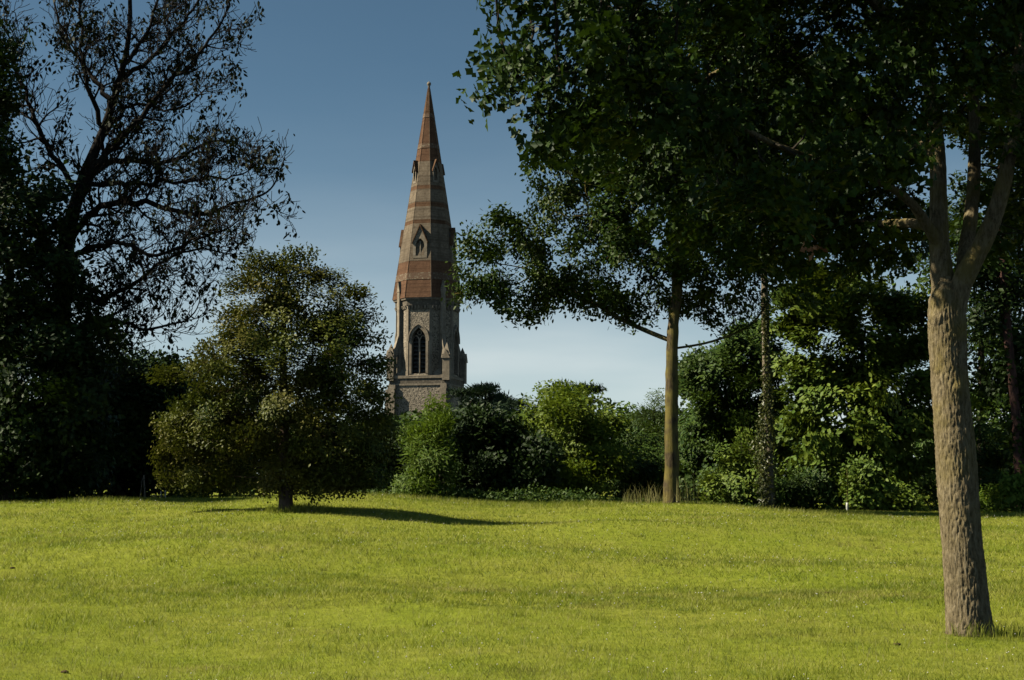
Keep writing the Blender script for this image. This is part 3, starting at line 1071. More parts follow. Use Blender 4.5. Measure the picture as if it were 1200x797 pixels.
# spire in bands
z_tip = cz(101)
R_SP = 41.5 * CM
def rs(z): return .10 + (R_SP - .10) * (z_tip - z) / (z_tip - z_oct)
bands = [(353, 332, 'brick'), (332, 324, 'cream'), (324, 310, 'brick'), (310, 266, 'spire_stone'), (266, 261.5, 'old_brick'), (261.5, 246, 'spire_stone'),
         (246, 240.5, 'old_brick'), (240.5, 225, 'spire_stone'), (225, 220.5, 'old_brick'), (220.5, 192, 'spire_stone'), (192, 176, 'brick'), (176, 170.5, 'cream'),
         (170.5, 139, 'brick'), (139, 134.5, 'cream'), (134.5, 101, 'old_brick')]
NM = {'brick': 'brick_band', 'old_brick': 'brick_band', 'cream': 'carved_band', 'spire_stone': 'stone_band'}
for y0, y1, m in bands:
    za, zb = cz(y0), cz(y1)
    e = {'brick': .0, 'old_brick': .012, 'cream': .05, 'spire_stone': .02}[m]
    mb = MB(); octo(mb, za, rs(za) + e, zb, rs(zb) + e, 4, True, True)
    mb.build(NM[m], M[m], church)
for k in range(8):                      # roll mouldings on the arrises
    a_ = -math.pi / 2 + math.pi / 8 + k * math.pi / 4
    mb = MB()
    za, zb = z_oct + .05, cz(104)
    q = .03
    vs = []
    for z in (za, zb):
        rr = rs(z) + .02
        for dx, dy in ((-q, 0), (0, q), (q, 0), (0, -q)):
            f_ = 1 if z == za else .5
            vs.append((math.cos(a_) * (rr + dx * f_) - math.sin(a_) * dy * f_, math.sin(a_) * (rr + dx * f_) + math.cos(a_) * dy * f_, z))
    mb.add(vs, [(0, 1, 5, 4), (1, 2, 6, 5), (2, 3, 7, 6), (3, 0, 4, 7), (4, 5, 6, 7), (0, 3, 2, 1)])
    mb.build('arris_roll', M['spire_stone'], church)


def lucarne(k, y_sill, y_eave, y_apex, wid, lights, depth):
    z0, z1, z2 = cz(y_sill), cz(y_eave), cz(y_apex)
    apo0 = rs(z0) * math.cos(math.pi / 8)
    fr_ = face_frame(k, apo0 + .06, z0)
    he, ha = z1 - z0, z2 - z0
    mb = MB()
    w_op = wid * .62
    ar = arch_path(w_op, .28, he * .72, min(ha * .78, he * 1.12), n=6)
    wall_with_arch(mb, wid, he, ar, .45, fr_, gable=ha - .1)
    for sgn in (-1, 1):
        mb.add([fr_(sgn * wid / 2, 0, 0), fr_(sgn * wid / 2, he, 0), fr_(sgn * wid / 2, he, -depth), fr_(sgn * wid / 2, 0, -depth)], [(0, 1, 2, 3)])
    luc = mb.build('lucarne', M['stone'], church)
    rf = MB()
    ov = .10
    for sgn in (-1, 1):
        a_ = (sgn * (wid / 2 + ov), he - .18); b_ = (0, ha); c_ = (0, ha - .24); d_ = (sgn * (wid / 2 + ov), he - .38)
        rf.prism([a_, b_, c_, d_], -depth - .4, .14, fr_)
    tag(rf.build('gable_roof', M['old_brick'], luc), kind='stuff')
    bk = MB(); bk.box((0, ha * .42, -.42), (w_op + .1, ha * .8, .06), fr_); bk.build('back_panel', M['louvre'], luc)
    if lights == 2:
        ml = MB(); bar(ml, [(0, .2), (0, he * .6), (0, he * .98)], .14, -.34, -.12, fr_); ml.build('mullion', M['stone'], luc)


for k in (0, 2, 4, 6): lucarne(k, 307, 287, 268, 1.85, 2, 2.2)
for k in (1, 3, 5, 7): lucarne(k, 217, 201, 190, .80, 1, 1.0)
# finial
mb = MB()
prof = [(.12, 0), (.16, .12), (.13, .25), (.24, .38), (.29, .55), (.22, .72), (.08, .80), (.02, .95)]
vs, fs = [], []
for r_, z in prof:
    for k in range(10): vs.append((r_ * math.cos(k * .2 * math.pi), r_ * math.sin(k * .2 * math.pi), z_tip - .25 + z))
for q in range(len(prof) - 1):
    for k in range(10):
        j = (k + 1) % 10; fs.append((q * 10 + k, q * 10 + j, q * 10 + 10 + j, q * 10 + 10 + k))
mb.add(vs, fs); mb.build('finial', M['stone'], church, True)

# ------------------------------------------------------------------ trees
OAK_D = 14.7
foot = P(1137, 744, OAK_D); foot[2] = float(zg(foot[0], foot[1]))
near_oak = empty('oak_tree', foot)
tag(near_oak, 'big forked oak with fissured grey-tan trunk lit from one side, standing on the open lawn', 'tree')
f0 = np.array(foot)


def rel(path): return [P(*q) - f0 for q in path]


trunk_path = rel([(1138, 752, 14.7), (1133, 700, 14.7), (1126, 620, 14.7), (1119, 520, 14.7), (1112, 430, 14.7), (1110, 380, 14.7), (1109, 352, 14.7), (1108, 325, 14.7)])
trunk_path[0] = np.array((trunk_path[0][0], trunk_path[0][1], -.12))
bark_tube('trunk', trunk_path, [.218, .210, .206, .202, .186, .194, .178, .09], M['bark_near'], near_oak, step=.016, sides=150, amp=.016, flare=.035, fs=1.0,
          lumps=[(P(1153, 664, 14.75) - f0, .07, .03), (P(1092, 372, 14.55) - f0, .09, .05), (P(1125, 455, 14.5) - f0, .07, .02), (P(1108, 340, 14.6) - f0, .12, .04)])
limb_paths = [
    ('L1', [(1109, 385, 14.72), (1105, 330, 14.75), (1101, 285, 14.8), (1100, 235, 14.85), (1098, 170, 14.9), (1088, 80, 15.0), (1078, -40, 15.1), (1070, -180, 15.2)], [.145, .12, .108, .095, .082, .07, .055, .04]),
    ('L2', [(1112, 385, 14.68), (1126, 335, 14.6), (1146, 295, 14.5), (1162, 262, 14.4), (1176, 215, 14.3), (1187, 150, 14.3), (1196, 40, 14.4), (1205, -120, 14.5)], [.14, .108, .10, .09, .08, .07, .055, .04]),
    ('L3', [(1128, 338, 14.75), (1131, 295, 14.95), (1138, 248, 15.1), (1142, 190, 15.2), (1141, 100, 15.3), (1138, 0, 15.4), (1130, -140, 15.6)], [.09, .082, .076, .068, .055, .045, .03]),
    ('L4', [(1102, 290, 14.78), (1085, 262, 14.7), (1066, 236, 14.6), (1035, 215, 14.5), (1000, 200, 14.3), (950, 185, 13.8), (905, 168, 13.4), (858, 145, 13.0), (780, 115, 12.6), (690, 85, 12.4), (600, 90, 12.3)], [.075, .062, .05, .042, .037, .033, .03, .026, .02, .014, .008]),
    ('L5', [(1098, 185, 14.9), (1060, 155, 15.3), (1005, 128, 15.8), (965, 88, 16.2), (900, 60, 16.4), (830, 90, 16.5), (760, 110, 16.5), (690, 120, 16.4)], [.075, .07, .06, .055, .045, .035, .022, .012]),
    ('L7', [(1101, 270, 14.82), (1070, 262, 15.3), (1030, 262, 15.9), (980, 258, 16.3), (920, 262, 16.5), (850, 235, 16.6)], [.06, .055, .045, .035, .025, .015]),
    ('L6', [(1090, 100, 15.0), (1040, 20, 14.6), (960, -60, 14.3), (850, -130, 14.1), (720, -170, 14.0)], [.07, .06, .05, .035, .02]),
]
skel, par, giv = [], [], []
tp = densify(trunk_path, .25)
chain(skel, par, -1, tp); giv += list(np.linspace(.25, .2, len(tp)))
for nm, path, rad in limb_paths:
    pp = rel(path)
    seed = hash(nm) % 7 if False else ord(nm[1])
    bark_tube('limb', pp, rad, M['bark_near'], near_oak, step=.045, sides=36, amp=.009, seed=seed, fs=1.1)
    k = int(np.argmin([np.linalg.norm(s_ - pp[0]) for s_ in skel]))
    d_ = densify(pp, .25)
    L0 = np.linspace(0, 1, len(rad))
    chain(skel, par, k, d_[1:]); giv += list(np.interp(np.linspace(0, 1, len(d_) - 1), L0, rad))
blobs = [(610, 20, 60, 45, 12.3, .8), (575, 112, 32, 14, 12.2, .35), (660, 70, 75, 75, 12.4, .9), (690, 150, 55, 50, 12.4, .7), (740, 100, 90, 85, 12.5, .9), (640, 180, 22, 30, 12.4, .4),
         (760, 140, 100, 100, 16.5, 1.2), (840, 150, 110, 120, 16.6, 1.2), (850, 235, 85, 70, 16.6, 1.0), (930, 210, 100, 100, 16.8, 1.3), (920, 295, 65, 42, 16.6, .8), (990, 170, 110, 110, 16.8, 1.4),
         (990, 290, 75, 50, 16.6, .9), (1050, 270, 50, 70, 16.6, .9), (1000, 190, 75, 55, 13.0, .5), (930, 235, 70, 45, 12.9, .5), (1055, 165, 50, 40, 13.2, .4), (860, 200, 60, 50, 12.8, .5), (1090, 80, 70, 70, 13.4, .5), (1165, 90, 55, 80, 13.4, .5), (1000, 100, 90, 60, 13.4, .6),  (900, 70, 130, 55, 16.2, .9), (800, 20, 120, 40, 12.7, .6), (1000, 70, 110, 60, 16.2, 1.1), (870, -20, 140, 45, 14.6, 1.8), (1080, 30, 120, 60, 14.8, 2.0), (1150, 10, 90, 40, 15.4, 1.8), (1165, 120, 55, 55, 16.4, 1.0),
         (1230, 120, 50, 100, 14.6, 2.0), (1210, 250, 40, 80, 15.6, 1.2), (880, -60, 260, 90, 14.6, 2.6), (620, -80, 110, 70, 12.4, .9), (740, -70, 120, 60, 12.4, .9), (1080, -120, 260, 120, 15, 3.0), (1320, 0, 140, 150, 15, 2.5), (900, -230, 260, 110, 15, 2.5), (1100, -320, 220, 120, 15, 2.2)]
att = blob_points(blobs, 6400, .2) - f0
pts, pr = colonize(att, skel, par, .16, .21, jit=.2, trop=(0, 0, -.02))
r = radii(pts, pr, .0035, .26, np.array(giv))
tubes('branches', pts, pr, r, M['bark_dark'], near_oak, rmin=.0015, twig_r=.012, skip=len(skel), twig_sides=3)
crown, lp = leaves_on(pts, pr, r, 80000, .115, .106, 'oak', M['oak_leaf'], near_oak, .0075, up=.5, outw=.35, rand=.8, droop=.35)
# the leaves that show largest, one by one
cw = lp + f0
scr = (600 + F * cw[:, 0] / cw[:, 1])
pick = np.nonzero((scr > 530) & (scr < 1190) & (cw[:, 2] < 5.4))[0]
d_cam = np.linalg.norm(cw[pick] - np.array((0, 0, EYE)), axis=1)
pick = pick[np.argsort(d_cam)[:300]]
T, faces = LEAF['oak']
lm = bpy.data.meshes.new('leaf'); lm.from_pydata([tuple(v_) for v_ in T], [], [tuple(f_) for f_ in faces]); lm.update(); lm.materials.append(M['oak_leaf'])
a_ = lm.attributes.new('rnd', 'FLOAT', 'POINT'); a_.data.foreach_set('value', np.full(len(T), .75, np.float32))
for k in pick:
    lo = bpy.data.objects.new('leaf', lm); lo.parent = crown
    lo.location = lp[k] + rng.normal(0, .05, 3)
    lo.rotation_euler = (rng.normal(0, .7), rng.normal(.35, .5), rng.uniform(0, 6.28))
    s_ = .098 * rng.uniform(.8, 1.25); lo.scale = (s_, s_, s_)
    COL.objects.link(lo)
wl_ = np.array(rel([(954, 289, 13.1)])) + rng.normal(0, .05, (9, 3))
tag(link('withered_leaves', leaf_mesh('withered_leaves', wl_, leaf_frames(9, wl_.mean(0)[None], wl_), np.full(9, .10), 'oak', M['dead_leaf']), near_oak), 'small spray of withered pinkish leaves', kind='stuff')

# oak on the crest of the lawn
MD = 41.0
mid, mpts, mpar, mr = tree('oak_tree', 'straight-trunked oak on the crest with a wide dark crown and straw grass at its foot', 'tree',
     [(787, 591, MD), (787, 500, MD), (788, 400, MD), (794, 330, MD), (800, 220, MD), (804, 80, MD)],
     [(560, 320, 35, 40, MD + 1.3, 1.2), (590, 285, 55, 45, MD + 1.5, 1.6), (620, 345, 60, 38, MD + 1.5, 1.5), (670, 290, 70, 70, MD + 1.5, 1.8), (690, 350, 45, 24, MD + 1.8, 1.2), (545, 345, 20, 22, MD + 1.3, .7),
      (740, 350, 45, 25, MD + 1, 1.4), (780, 250, 100, 95, MD, 3.2), (830, 350, 45, 22, MD + 1, 1.4), (870, 290, 85, 60, MD, 2.6), (820, 130, 150, 130, MD, 4), (700, 190, 90, 80, MD + 1, 2.6), (900, 180, 110, 110, MD, 3), (820, 20, 120, 90, MD, 3)],
     100000, .135, 'oval', M['mid_leaf'], M['bark_mid'], .205, natt=3200, step=.25, kill=.34, spread=.20, up=.5, outw=.4, rand=.75, bare=.5,
     limbs=[(0, [(784, 403, MD), (758, 388, MD + .5), (722, 371, MD + 1.1), (680, 345, MD + 1.7), (630, 325, MD + 2.1)]),
            (0, [(792, 411, MD), (835, 400, MD + .3), (880, 380, MD + .6), (905, 345, MD + .8)]),
            (0, [(797, 300, MD), (850, 260, MD - .6), (890, 220, MD - 1)]), (0, [(797, 320, MD), (740, 270, MD), (690, 250, MD)])])

# small round tree with glossy olive leaves
SD = 32.0
tree('pear_tree', 'small dense round tree with glossy olive-bronze leaves on a mound of the lawn', 'tree',
     [(335, 606, SD), (335, 570, SD), (333, 520, SD), (332, 440, SD), (333, 360, SD), (335, 305, SD)],
     [(333, 405, 85, 70, SD, 1.4), (300, 352, 44, 44, SD, .8), (355, 345, 40, 44, SD, .8), (395, 380, 40, 45, SD, .8), (328, 322, 24, 24, SD, .5), (340, 305, 12, 24, SD, .25), (318, 300, 9, 20, SD, .2), (288, 325, 12, 28, SD - .3, .25), (368, 318, 8, 28, SD, .2), (275, 385, 30, 26, SD, .5), (420, 375, 16, 42, SD, .3), (398, 340, 10, 34, SD, .2),
      (265, 440, 50, 40, SD, 1.1), (395, 425, 48, 60, SD, 1.2), (405, 505, 62, 68, SD, 1.4), (325, 490, 95, 60, SD + .4, 1.8), (240, 500, 55, 45, SD + 1.2, 1.1),
      (205, 515, 26, 45, SD + 1.6, .5), (235, 560, 50, 20, SD + 1.7, .8), (300, 548, 55, 26, SD + .9, .8), (345, 560, 45, 20, SD + .3, .9), (385, 565, 40, 20, SD, .9), (420, 555, 42, 28, SD, .9), (436, 365, 7, 26, SD, .2), (445, 450, 16, 45, SD, .5), (195, 440, 22, 12, SD, .4), (450, 400, 8, 20, SD, .2)],
     105000, .082, 'dia', M['pear_leaf'], M['bark_pear'], .135, natt=2600, step=.17, kill=.23, spread=.15, up=.35, outw=.55, rand=.7, droop=.1, trop=(0, 0, .06))

# sparse ash at the edge of the wood
AD = 45.0
ash_foot = P(66, 586, AD); ash_foot[2] = float(zg(ash_foot[0], ash_foot[1]))
ash = tag(empty('ash_tree', ash_foot), 'tall half-bare ash with spreading branches coloured dark as if backlit and hanging tufts of leaves', 'tree')


def grow(skel, par, rad, lev, at, d, length, r0, level, tips):
    """one branch as a wandering arc that throws off side shoots"""
    seg = max(.16, length / 9)
    n = max(3, int(length / seg))
    pos = np.array(skel[at]); prev = at
    d = d / np.linalg.norm(d)
    side = rng.choice([-1, 1])
    wander = rng.normal(0, .10, 3)
    for k in range(1, n + 1):
        f_ = k / n
        wander = wander * .7 + rng.normal(0, .11, 3)
        d = d + wander + np.array((0, 0, .05 + .05 * level * f_))
        d /= np.linalg.norm(d)
        pos = pos + d * seg
        rr = max(r0 * (1 - .72 * f_), .0105)
        skel.append(pos); par.append(prev); rad.append(rr); lev.append(level); prev = len(skel) - 1
        if level < 4 and f_ > .12 and rng.random() < (.92 if level < 3 else .8):
            ax = np.cross(d, rng.normal(size=3)); ax /= np.linalg.norm(ax)
            ang = rng.uniform(.55, 1.05)
            cd = d * math.cos(ang) + ax * side * math.sin(ang)
            cd[2] += .12; side = -side
            grow(skel, par, rad, lev, prev, cd, length * rng.uniform(.34, .60) * (1.08 - .5 * f_), rr * .62, level + 1, tips)
    tips.append((prev, level))


sk, pa, ra, lv_, tips = [], [], [], [], []
tp = densify([np.array((0, 0, -.1))] + [P(*q) - ash_foot for q in ((70, 480, AD), (72, 380, AD), (77, 290, AD), (96, 215, AD), (122, 150, AD), (140, 95, AD), (152, 30, AD), (150, -50, AD))], .4)
chain(sk, pa, -1, tp); ra += list(np.interp(np.linspace(0, 1, len(tp)), [0, .45, .6, .8, 1], [.34, .26, .16, .09, .05])); lv_ += [0] * len(tp)
for limb, r0 in (([(73, 285, AD), (110, 248, AD - .5), (160, 236, AD - 1), (230, 252, AD - 1.5), (275, 238, AD - 1.5), (312, 228, AD - 1.5)], .13),
                 ([(80, 250, AD), (112, 195, AD), (150, 155, AD), (195, 100, AD), (225, 75, AD), (250, 40, AD)], .16),
                 ([(72, 345, AD), (115, 350, AD - 1), (160, 332, AD - 1.5), (200, 300, AD - 2), (245, 290, AD - 2)], .10),
                 ([(72, 390, AD), (125, 375, AD - 1), (175, 385, AD - 1.5), (225, 372, AD - 1.5)], .09),
                 ([(84, 215, AD), (135, 190, AD + .5), (200, 188, AD + 1), (245, 165, AD + 1), (270, 170, AD + 1)], .12),
                 ([(96, 215, AD), (150, 215, AD - 1), (210, 215, AD - 1.6), (280, 205, AD - 1.6)], .09),
                 ([(122, 150, AD), (100, 90, AD - .8), (95, 30, AD - 1), (90, -40, AD - 1)], .09),
                 ([(140, 95, AD), (185, 60, AD + .6), (225, 10, AD + .8), (240, -40, AD + .8)], .09),
                 ([(100, 130, AD), (140, 90, AD - .8), (170, 40, AD - 1.2), (190, -20, AD - 1.4)], .11),
                 ([(104, 110, AD), (80, 50, AD + .5), (60, -10, AD + .8)], .09),
                 ([(82, 225, AD), (50, 160, AD), (25, 100, AD + .5), (10, 40, AD + .5)], .11),
                 ([(96, 165, AD), (150, 125, AD + 1.5), (205, 130, AD + 2), (235, 112, AD + 2)], .09),
                 ([(76, 300, AD), (130, 285, AD - 2), (185, 300, AD - 2.5), (235, 278, AD - 2.5), (265, 268, AD - 2.5)], .10)):
    lp_ = [P(*q) - ash_foot for q in limb]
    k = int(np.argmin([np.linalg.norm(q - lp_[0]) for q in tp]))
    dd = densify([tp[k]] + lp_[1:], .32)[1:]
    dd = [q + rng.normal(0, .05, 3) for q in dd]
    ids = chain(sk, pa, k, dd)
    rads = list(np.linspace(r0, r0 * .28, len(ids))); ra += rads; lv_ += [1] * len(ids)
    sgn = 1
    for q, (i_, rr) in enumerate(zip(ids, rads)):
        if q < 2: continue
        d_ = sk[i_] - sk[pa[i_]]; d_ /= np.linalg.norm(d_)
        for _ in range(1 if rng.random() < .6 else 2):
            ax = np.cross(d_, rng.normal(size=3) * np.array((.4, 1, .4))); ax /= np.linalg.norm(ax)
            ang = rng.uniform(.6, 1.1); sgn = -sgn
            grow(sk, pa, ra, lv_, i_, d_ * math.cos(ang) + sgn * ax * math.sin(ang), rng.uniform(.8, 1.5), rr * .5, 2, tips)
    d_ = sk[ids[-1]] - sk[ids[-2]]
    grow(sk, pa, ra, lv_, ids[-1], d_, 1.5, r0 * .28, 2, tips)
sk, pa, ra = np.array(sk), np.array(pa), np.array(ra)
sweep('trunk', sk[:len(tp)], ra[:len(tp)], M['bark_ash_shaded'], ash, flare=.3)
tubes('branches', sk, pa, ra, M['bark_ash_shaded'], ash, twig_r=.02, skip=len(tp))
tips = np.array([i_ for i_, l_ in tips if l_ >= 3])
sel = rng.choice(tips, int(len(tips) * .15), replace=False)
cnt = rng.integers(4, 16, len(sel))
own = np.repeat(sel, cnt)
pos = sk[own] + rng.normal(0, 1, (len(own), 3)) * np.array((.10, .10, .16)) + np.array((0, 0, -.14))
fr_ = leaf_frames(len(own), sk[own] + np.array((0, 0, .3)), pos, -.1, .2, .9, 1.5)
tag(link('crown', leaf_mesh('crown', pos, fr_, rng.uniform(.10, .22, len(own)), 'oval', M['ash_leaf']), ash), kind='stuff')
print('ASH', len(sk), len(tips), len(own))
tri_total += len(own) * 4

WOOD = 'trees of the wood edge along the lawn'


def wood(name, label, trunk, blobs, n, size, shape, lm, bm, rb, ragged=True, **kw):
    C = [(b, rng.uniform(0, 2 * np.pi)) for b in blobs for _ in range(3)]
    extra = []
    for b, a in C:                   # shoots that break the outline
        k = rng.uniform(.9, 1.3)
        extra.append((b[0] + b[2] * k * math.cos(a), b[1] - abs(b[3] * k * math.sin(a)) * .95, b[2] * rng.uniform(.14, .30), b[3] * rng.uniform(.18, .42), b[4] + rng.normal(0, .3) * b[5], b[5] * .3))
    blobs = list(blobs) + (extra if ragged else [])
    return tree(name, label, 'tree', trunk, blobs, n, size, shape, M[lm], M[bm], rb, group=WOOD, **kw)


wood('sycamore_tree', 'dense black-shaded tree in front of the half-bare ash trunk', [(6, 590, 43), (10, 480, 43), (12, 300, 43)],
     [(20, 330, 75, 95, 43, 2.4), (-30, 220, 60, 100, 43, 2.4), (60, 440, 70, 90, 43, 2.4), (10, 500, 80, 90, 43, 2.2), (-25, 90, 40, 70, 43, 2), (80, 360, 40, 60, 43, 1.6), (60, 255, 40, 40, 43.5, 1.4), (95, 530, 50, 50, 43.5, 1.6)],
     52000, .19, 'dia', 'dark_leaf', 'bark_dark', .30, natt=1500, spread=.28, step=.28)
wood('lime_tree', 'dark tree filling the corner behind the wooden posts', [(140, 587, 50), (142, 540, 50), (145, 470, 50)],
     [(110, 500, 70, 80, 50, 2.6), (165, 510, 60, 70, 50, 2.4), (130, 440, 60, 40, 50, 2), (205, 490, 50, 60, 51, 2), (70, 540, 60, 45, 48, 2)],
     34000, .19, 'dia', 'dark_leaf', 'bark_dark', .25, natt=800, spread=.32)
wood('willow_tree', 'softer green tree top peeping above the dark corner trees', [(118, 585, 57), (118, 500, 57), (118, 450, 57)],
     [(118, 450, 45, 32, 57, 2), (150, 470, 40, 30, 57, 2)], 9000, .2, 'thin', 'deep_leaf', 'bark_dark', .2, natt=300, spread=.4)
wood('hawthorn_tree', 'mid green hedgerow tree partly hidden by the olive-leaved tree', [(235, 586, 56), (235, 540, 56), (236, 480, 56)],
     [(235, 490, 55, 50, 56, 2.2), (275, 520, 50, 50, 56, 2), (210, 455, 30, 28, 56, 1.4), (240, 550, 60, 35, 55, 1.8)], 20000, .17, 'dia', 'deep_leaf', 'bark_dark', .2, natt=500, spread=.32)
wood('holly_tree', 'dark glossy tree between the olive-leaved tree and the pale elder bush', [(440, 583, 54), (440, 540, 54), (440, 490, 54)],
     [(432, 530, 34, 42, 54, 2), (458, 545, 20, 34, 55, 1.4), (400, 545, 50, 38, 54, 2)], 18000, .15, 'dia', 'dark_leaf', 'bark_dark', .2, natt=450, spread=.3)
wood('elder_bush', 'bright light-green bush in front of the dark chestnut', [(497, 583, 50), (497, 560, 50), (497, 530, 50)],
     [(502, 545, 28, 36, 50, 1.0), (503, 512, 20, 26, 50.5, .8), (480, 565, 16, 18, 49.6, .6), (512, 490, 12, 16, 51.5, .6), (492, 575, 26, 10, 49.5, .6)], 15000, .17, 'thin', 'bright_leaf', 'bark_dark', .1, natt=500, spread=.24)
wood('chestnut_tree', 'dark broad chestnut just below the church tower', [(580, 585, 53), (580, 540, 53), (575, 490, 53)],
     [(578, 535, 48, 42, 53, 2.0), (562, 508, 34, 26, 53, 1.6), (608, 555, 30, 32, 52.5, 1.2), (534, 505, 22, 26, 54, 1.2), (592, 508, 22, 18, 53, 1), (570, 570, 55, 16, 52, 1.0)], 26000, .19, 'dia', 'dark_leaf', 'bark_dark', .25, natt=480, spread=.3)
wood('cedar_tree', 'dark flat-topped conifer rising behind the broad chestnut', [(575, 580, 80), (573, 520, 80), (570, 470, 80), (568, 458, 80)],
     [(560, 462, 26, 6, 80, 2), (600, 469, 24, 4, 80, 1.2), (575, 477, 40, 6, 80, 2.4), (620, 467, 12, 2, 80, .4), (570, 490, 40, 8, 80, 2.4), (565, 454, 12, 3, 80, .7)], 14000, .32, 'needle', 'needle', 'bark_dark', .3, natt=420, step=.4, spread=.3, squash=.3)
wood('field_maple_tree', 'rounded yellow-green tree with a domed top in the gap of the wood', [(668, 588, 56), (668, 560, 56), (667, 510, 56)],
     [(668, 498, 55, 36, 56, 2.2), (640, 522, 36, 42, 56, 1.8), (702, 525, 36, 42, 56, 1.8), (668, 550, 68, 36, 55.5, 2.2), (665, 468, 28, 14, 56, 1.0)], 30000, .16, 'dia', 'yellow_leaf', 'bark_dark', .22, natt=900, spread=.28, step=.32)
wood('fir_tree', 'dark conifer tip showing above the domed yellow-green tree', [(662, 580, 84), (662, 500, 84), (662, 452, 84)],
     [(660, 453, 16, 3, 84, .6), (652, 449, 8, 2, 84, .3), (690, 458, 14, 2, 84, .5), (662, 466, 22, 5, 84, 1), (664, 476, 28, 6, 84, 1.2), (685, 464, 12, 3, 84, .5)], 5000, .32, 'needle', 'needle', 'bark_dark', .25, natt=200, step=.4, spread=.25, squash=.4)
wood('birch_tree', 'pale feathery green tree beside the trunk of the crest oak', [(768, 588, 68), (767, 540, 68), (766, 480, 68)],
     [(766, 500, 26, 36, 68, 1.6), (752, 530, 30, 40, 68, 1.6), (775, 475, 10, 12, 68, .6), (745, 500, 14, 18, 68, .8), (775, 545, 34, 40, 67, 1.6)], 15000, .16, 'thin', 'pale_leaf', 'bark_dark', .15, natt=500, spread=.3, step=.34)
wood('hazel_bush', 'leafy green bush between the domed tree and the crest oak trunk', [(730, 588, 58), (730, 570, 58), (730, 545, 58)],
     [(745, 555, 26, 34, 58, 1.2), (765, 562, 26, 26, 57, 1.0), (748, 525, 18, 24, 59, .9)], 10000, .16, 'dia', 'deep_leaf', 'bark_dark', .12, natt=400, spread=.26)
wood('evergreen_oak', 'rounded deep-green tree between the crest oak trunk and the ivy-clad trunk', [(845, 592, 56), (846, 540, 56), (850, 470, 56)],
     [(850, 455, 40, 40, 56, 2), (838, 480, 38, 60, 56, 2), (868, 430, 34, 36, 56, 1.8), (820, 500, 24, 55, 56, 1.5), (885, 480, 40, 80, 56, 2), (890, 420, 30, 40, 57, 1.8), (830, 560, 50, 30, 55, 1.6), (890, 390, 26, 20, 57, 1.4)], 46000, .18, 'dia', 'deep_leaf', 'bark_dark', .25, natt=800, spread=.25, step=.32)
wood('bramble_bush', 'mixed green bush at the foot of the ivy-clad trunk', [(865, 597, 50), (865, 580, 50), (866, 565, 50)],
     [(850, 575, 34, 24, 50, 1), (880, 560, 28, 38, 50, 1), (868, 540, 18, 30, 50.5, .8)], 10000, .13, 'oval', 'maple_leaf', 'bark_dark', .06, natt=320, spread=.2)
wood('maple_tree', 'broad sunlit mid-green maple filling the wood edge beside the big forked oak', [(1010, 600, 50), (1012, 560, 50), (1015, 480, 50), (1010, 400, 50)],
     [(1000, 450, 75, 60, 50, 2.6), (960, 480, 50, 60, 50, 2), (1050, 460, 50, 70, 50, 2.2), (1000, 510, 80, 40, 49, 2.2), (940, 430, 30, 45, 50, 1.5), (1010, 372, 90, 45, 50, 2.4), (960, 350, 55, 35, 51, 2), (1085, 500, 40, 60, 50, 1.8), (950, 540, 40, 25, 49, 1.4), (1070, 400, 40, 40, 50, 1.8), (930, 370, 45, 30, 50, 1.6)],
     46000, .21, 'oval', 'maple_leaf', 'bark_dark', .3, natt=650, spread=.26, step=.34)
wood('laurel_bush', 'low bush of large green leaves below the broad maple', [(1012, 603, 46.5), (1012, 590, 46.5), (1012, 575, 46.5)],
     [(1010, 570, 24, 26, 46.5, .8), (1035, 580, 26, 20, 46.5, .8), (1060, 588, 20, 14, 46.5, .6)], 5000, .16, 'oval', 'maple_leaf', 'bark_dark', .05, natt=220, spread=.2)
wood('privet_bush', 'dull green low bush on the lawn edge next to the staked sapling', [(945, 602, 48), (945, 590, 48), (945, 575, 48)],
     [(945, 575, 34, 24, 48, 1), (915, 580, 20, 20, 48, .8), (975, 585, 18, 16, 47.5, .6)], 6000, .14, 'oval', 'deep_leaf', 'bark_dark', .05, natt=240, spread=.2)
wood('dogwood_bush', 'bright green low bush beyond the big forked oak trunk', [(1197, 605, 44), (1197, 595, 44), (1197, 580, 44)],
     [(1196, 578, 16, 26, 44, .6), (1215, 565, 24, 30, 44, .8), (1130, 590, 20, 14, 46, .6)], 4500, .14, 'oval', 'bright_leaf', 'bark_dark', .05, natt=200, spread=.18)
wood('pine_tree', 'tall pine with bare reddish trunk behind the big forked oak', [(1198, 604, 45), (1190, 480, 45), (1180, 380, 45), (1175, 290, 45), (1172, 150, 45)],
     [(1160, 380, 34, 30, 46, 1.4), (1195, 330, 50, 40, 46, 1.8), (1215, 430, 30, 60, 46, 1.5), (1140, 320, 30, 40, 46, 1.4), (1180, 240, 70, 60, 46, 2.2), (1155, 450, 18, 22, 46.5, .9), (1240, 520, 50, 60, 46, 1.6), (1180, 120, 90, 70, 46, 2.5)],
     26000, .20, 'dia', 'dark_leaf', 'bark_red', .30, natt=900, spread=.24, step=.28)
wood('oak_tree', 'shaded leafy tree glimpsed between the forked oak trunk and the pine', [(1150, 604, 58), (1150, 520, 58), (1150, 400, 58)],
     [(1150, 380, 50, 60, 58, 2), (1120, 300, 60, 60, 58, 2.4), (1165, 470, 36, 40, 58, 1.6), (1200, 400, 40, 60, 58, 2), (1180, 300, 60, 60, 58, 2.2), (1225, 500, 40, 60, 58, 1.8)],
     22000, .20, 'dia', 'deep_leaf', 'bark_dark', .25, natt=500, spread=.3, step=.36, gap=.2)
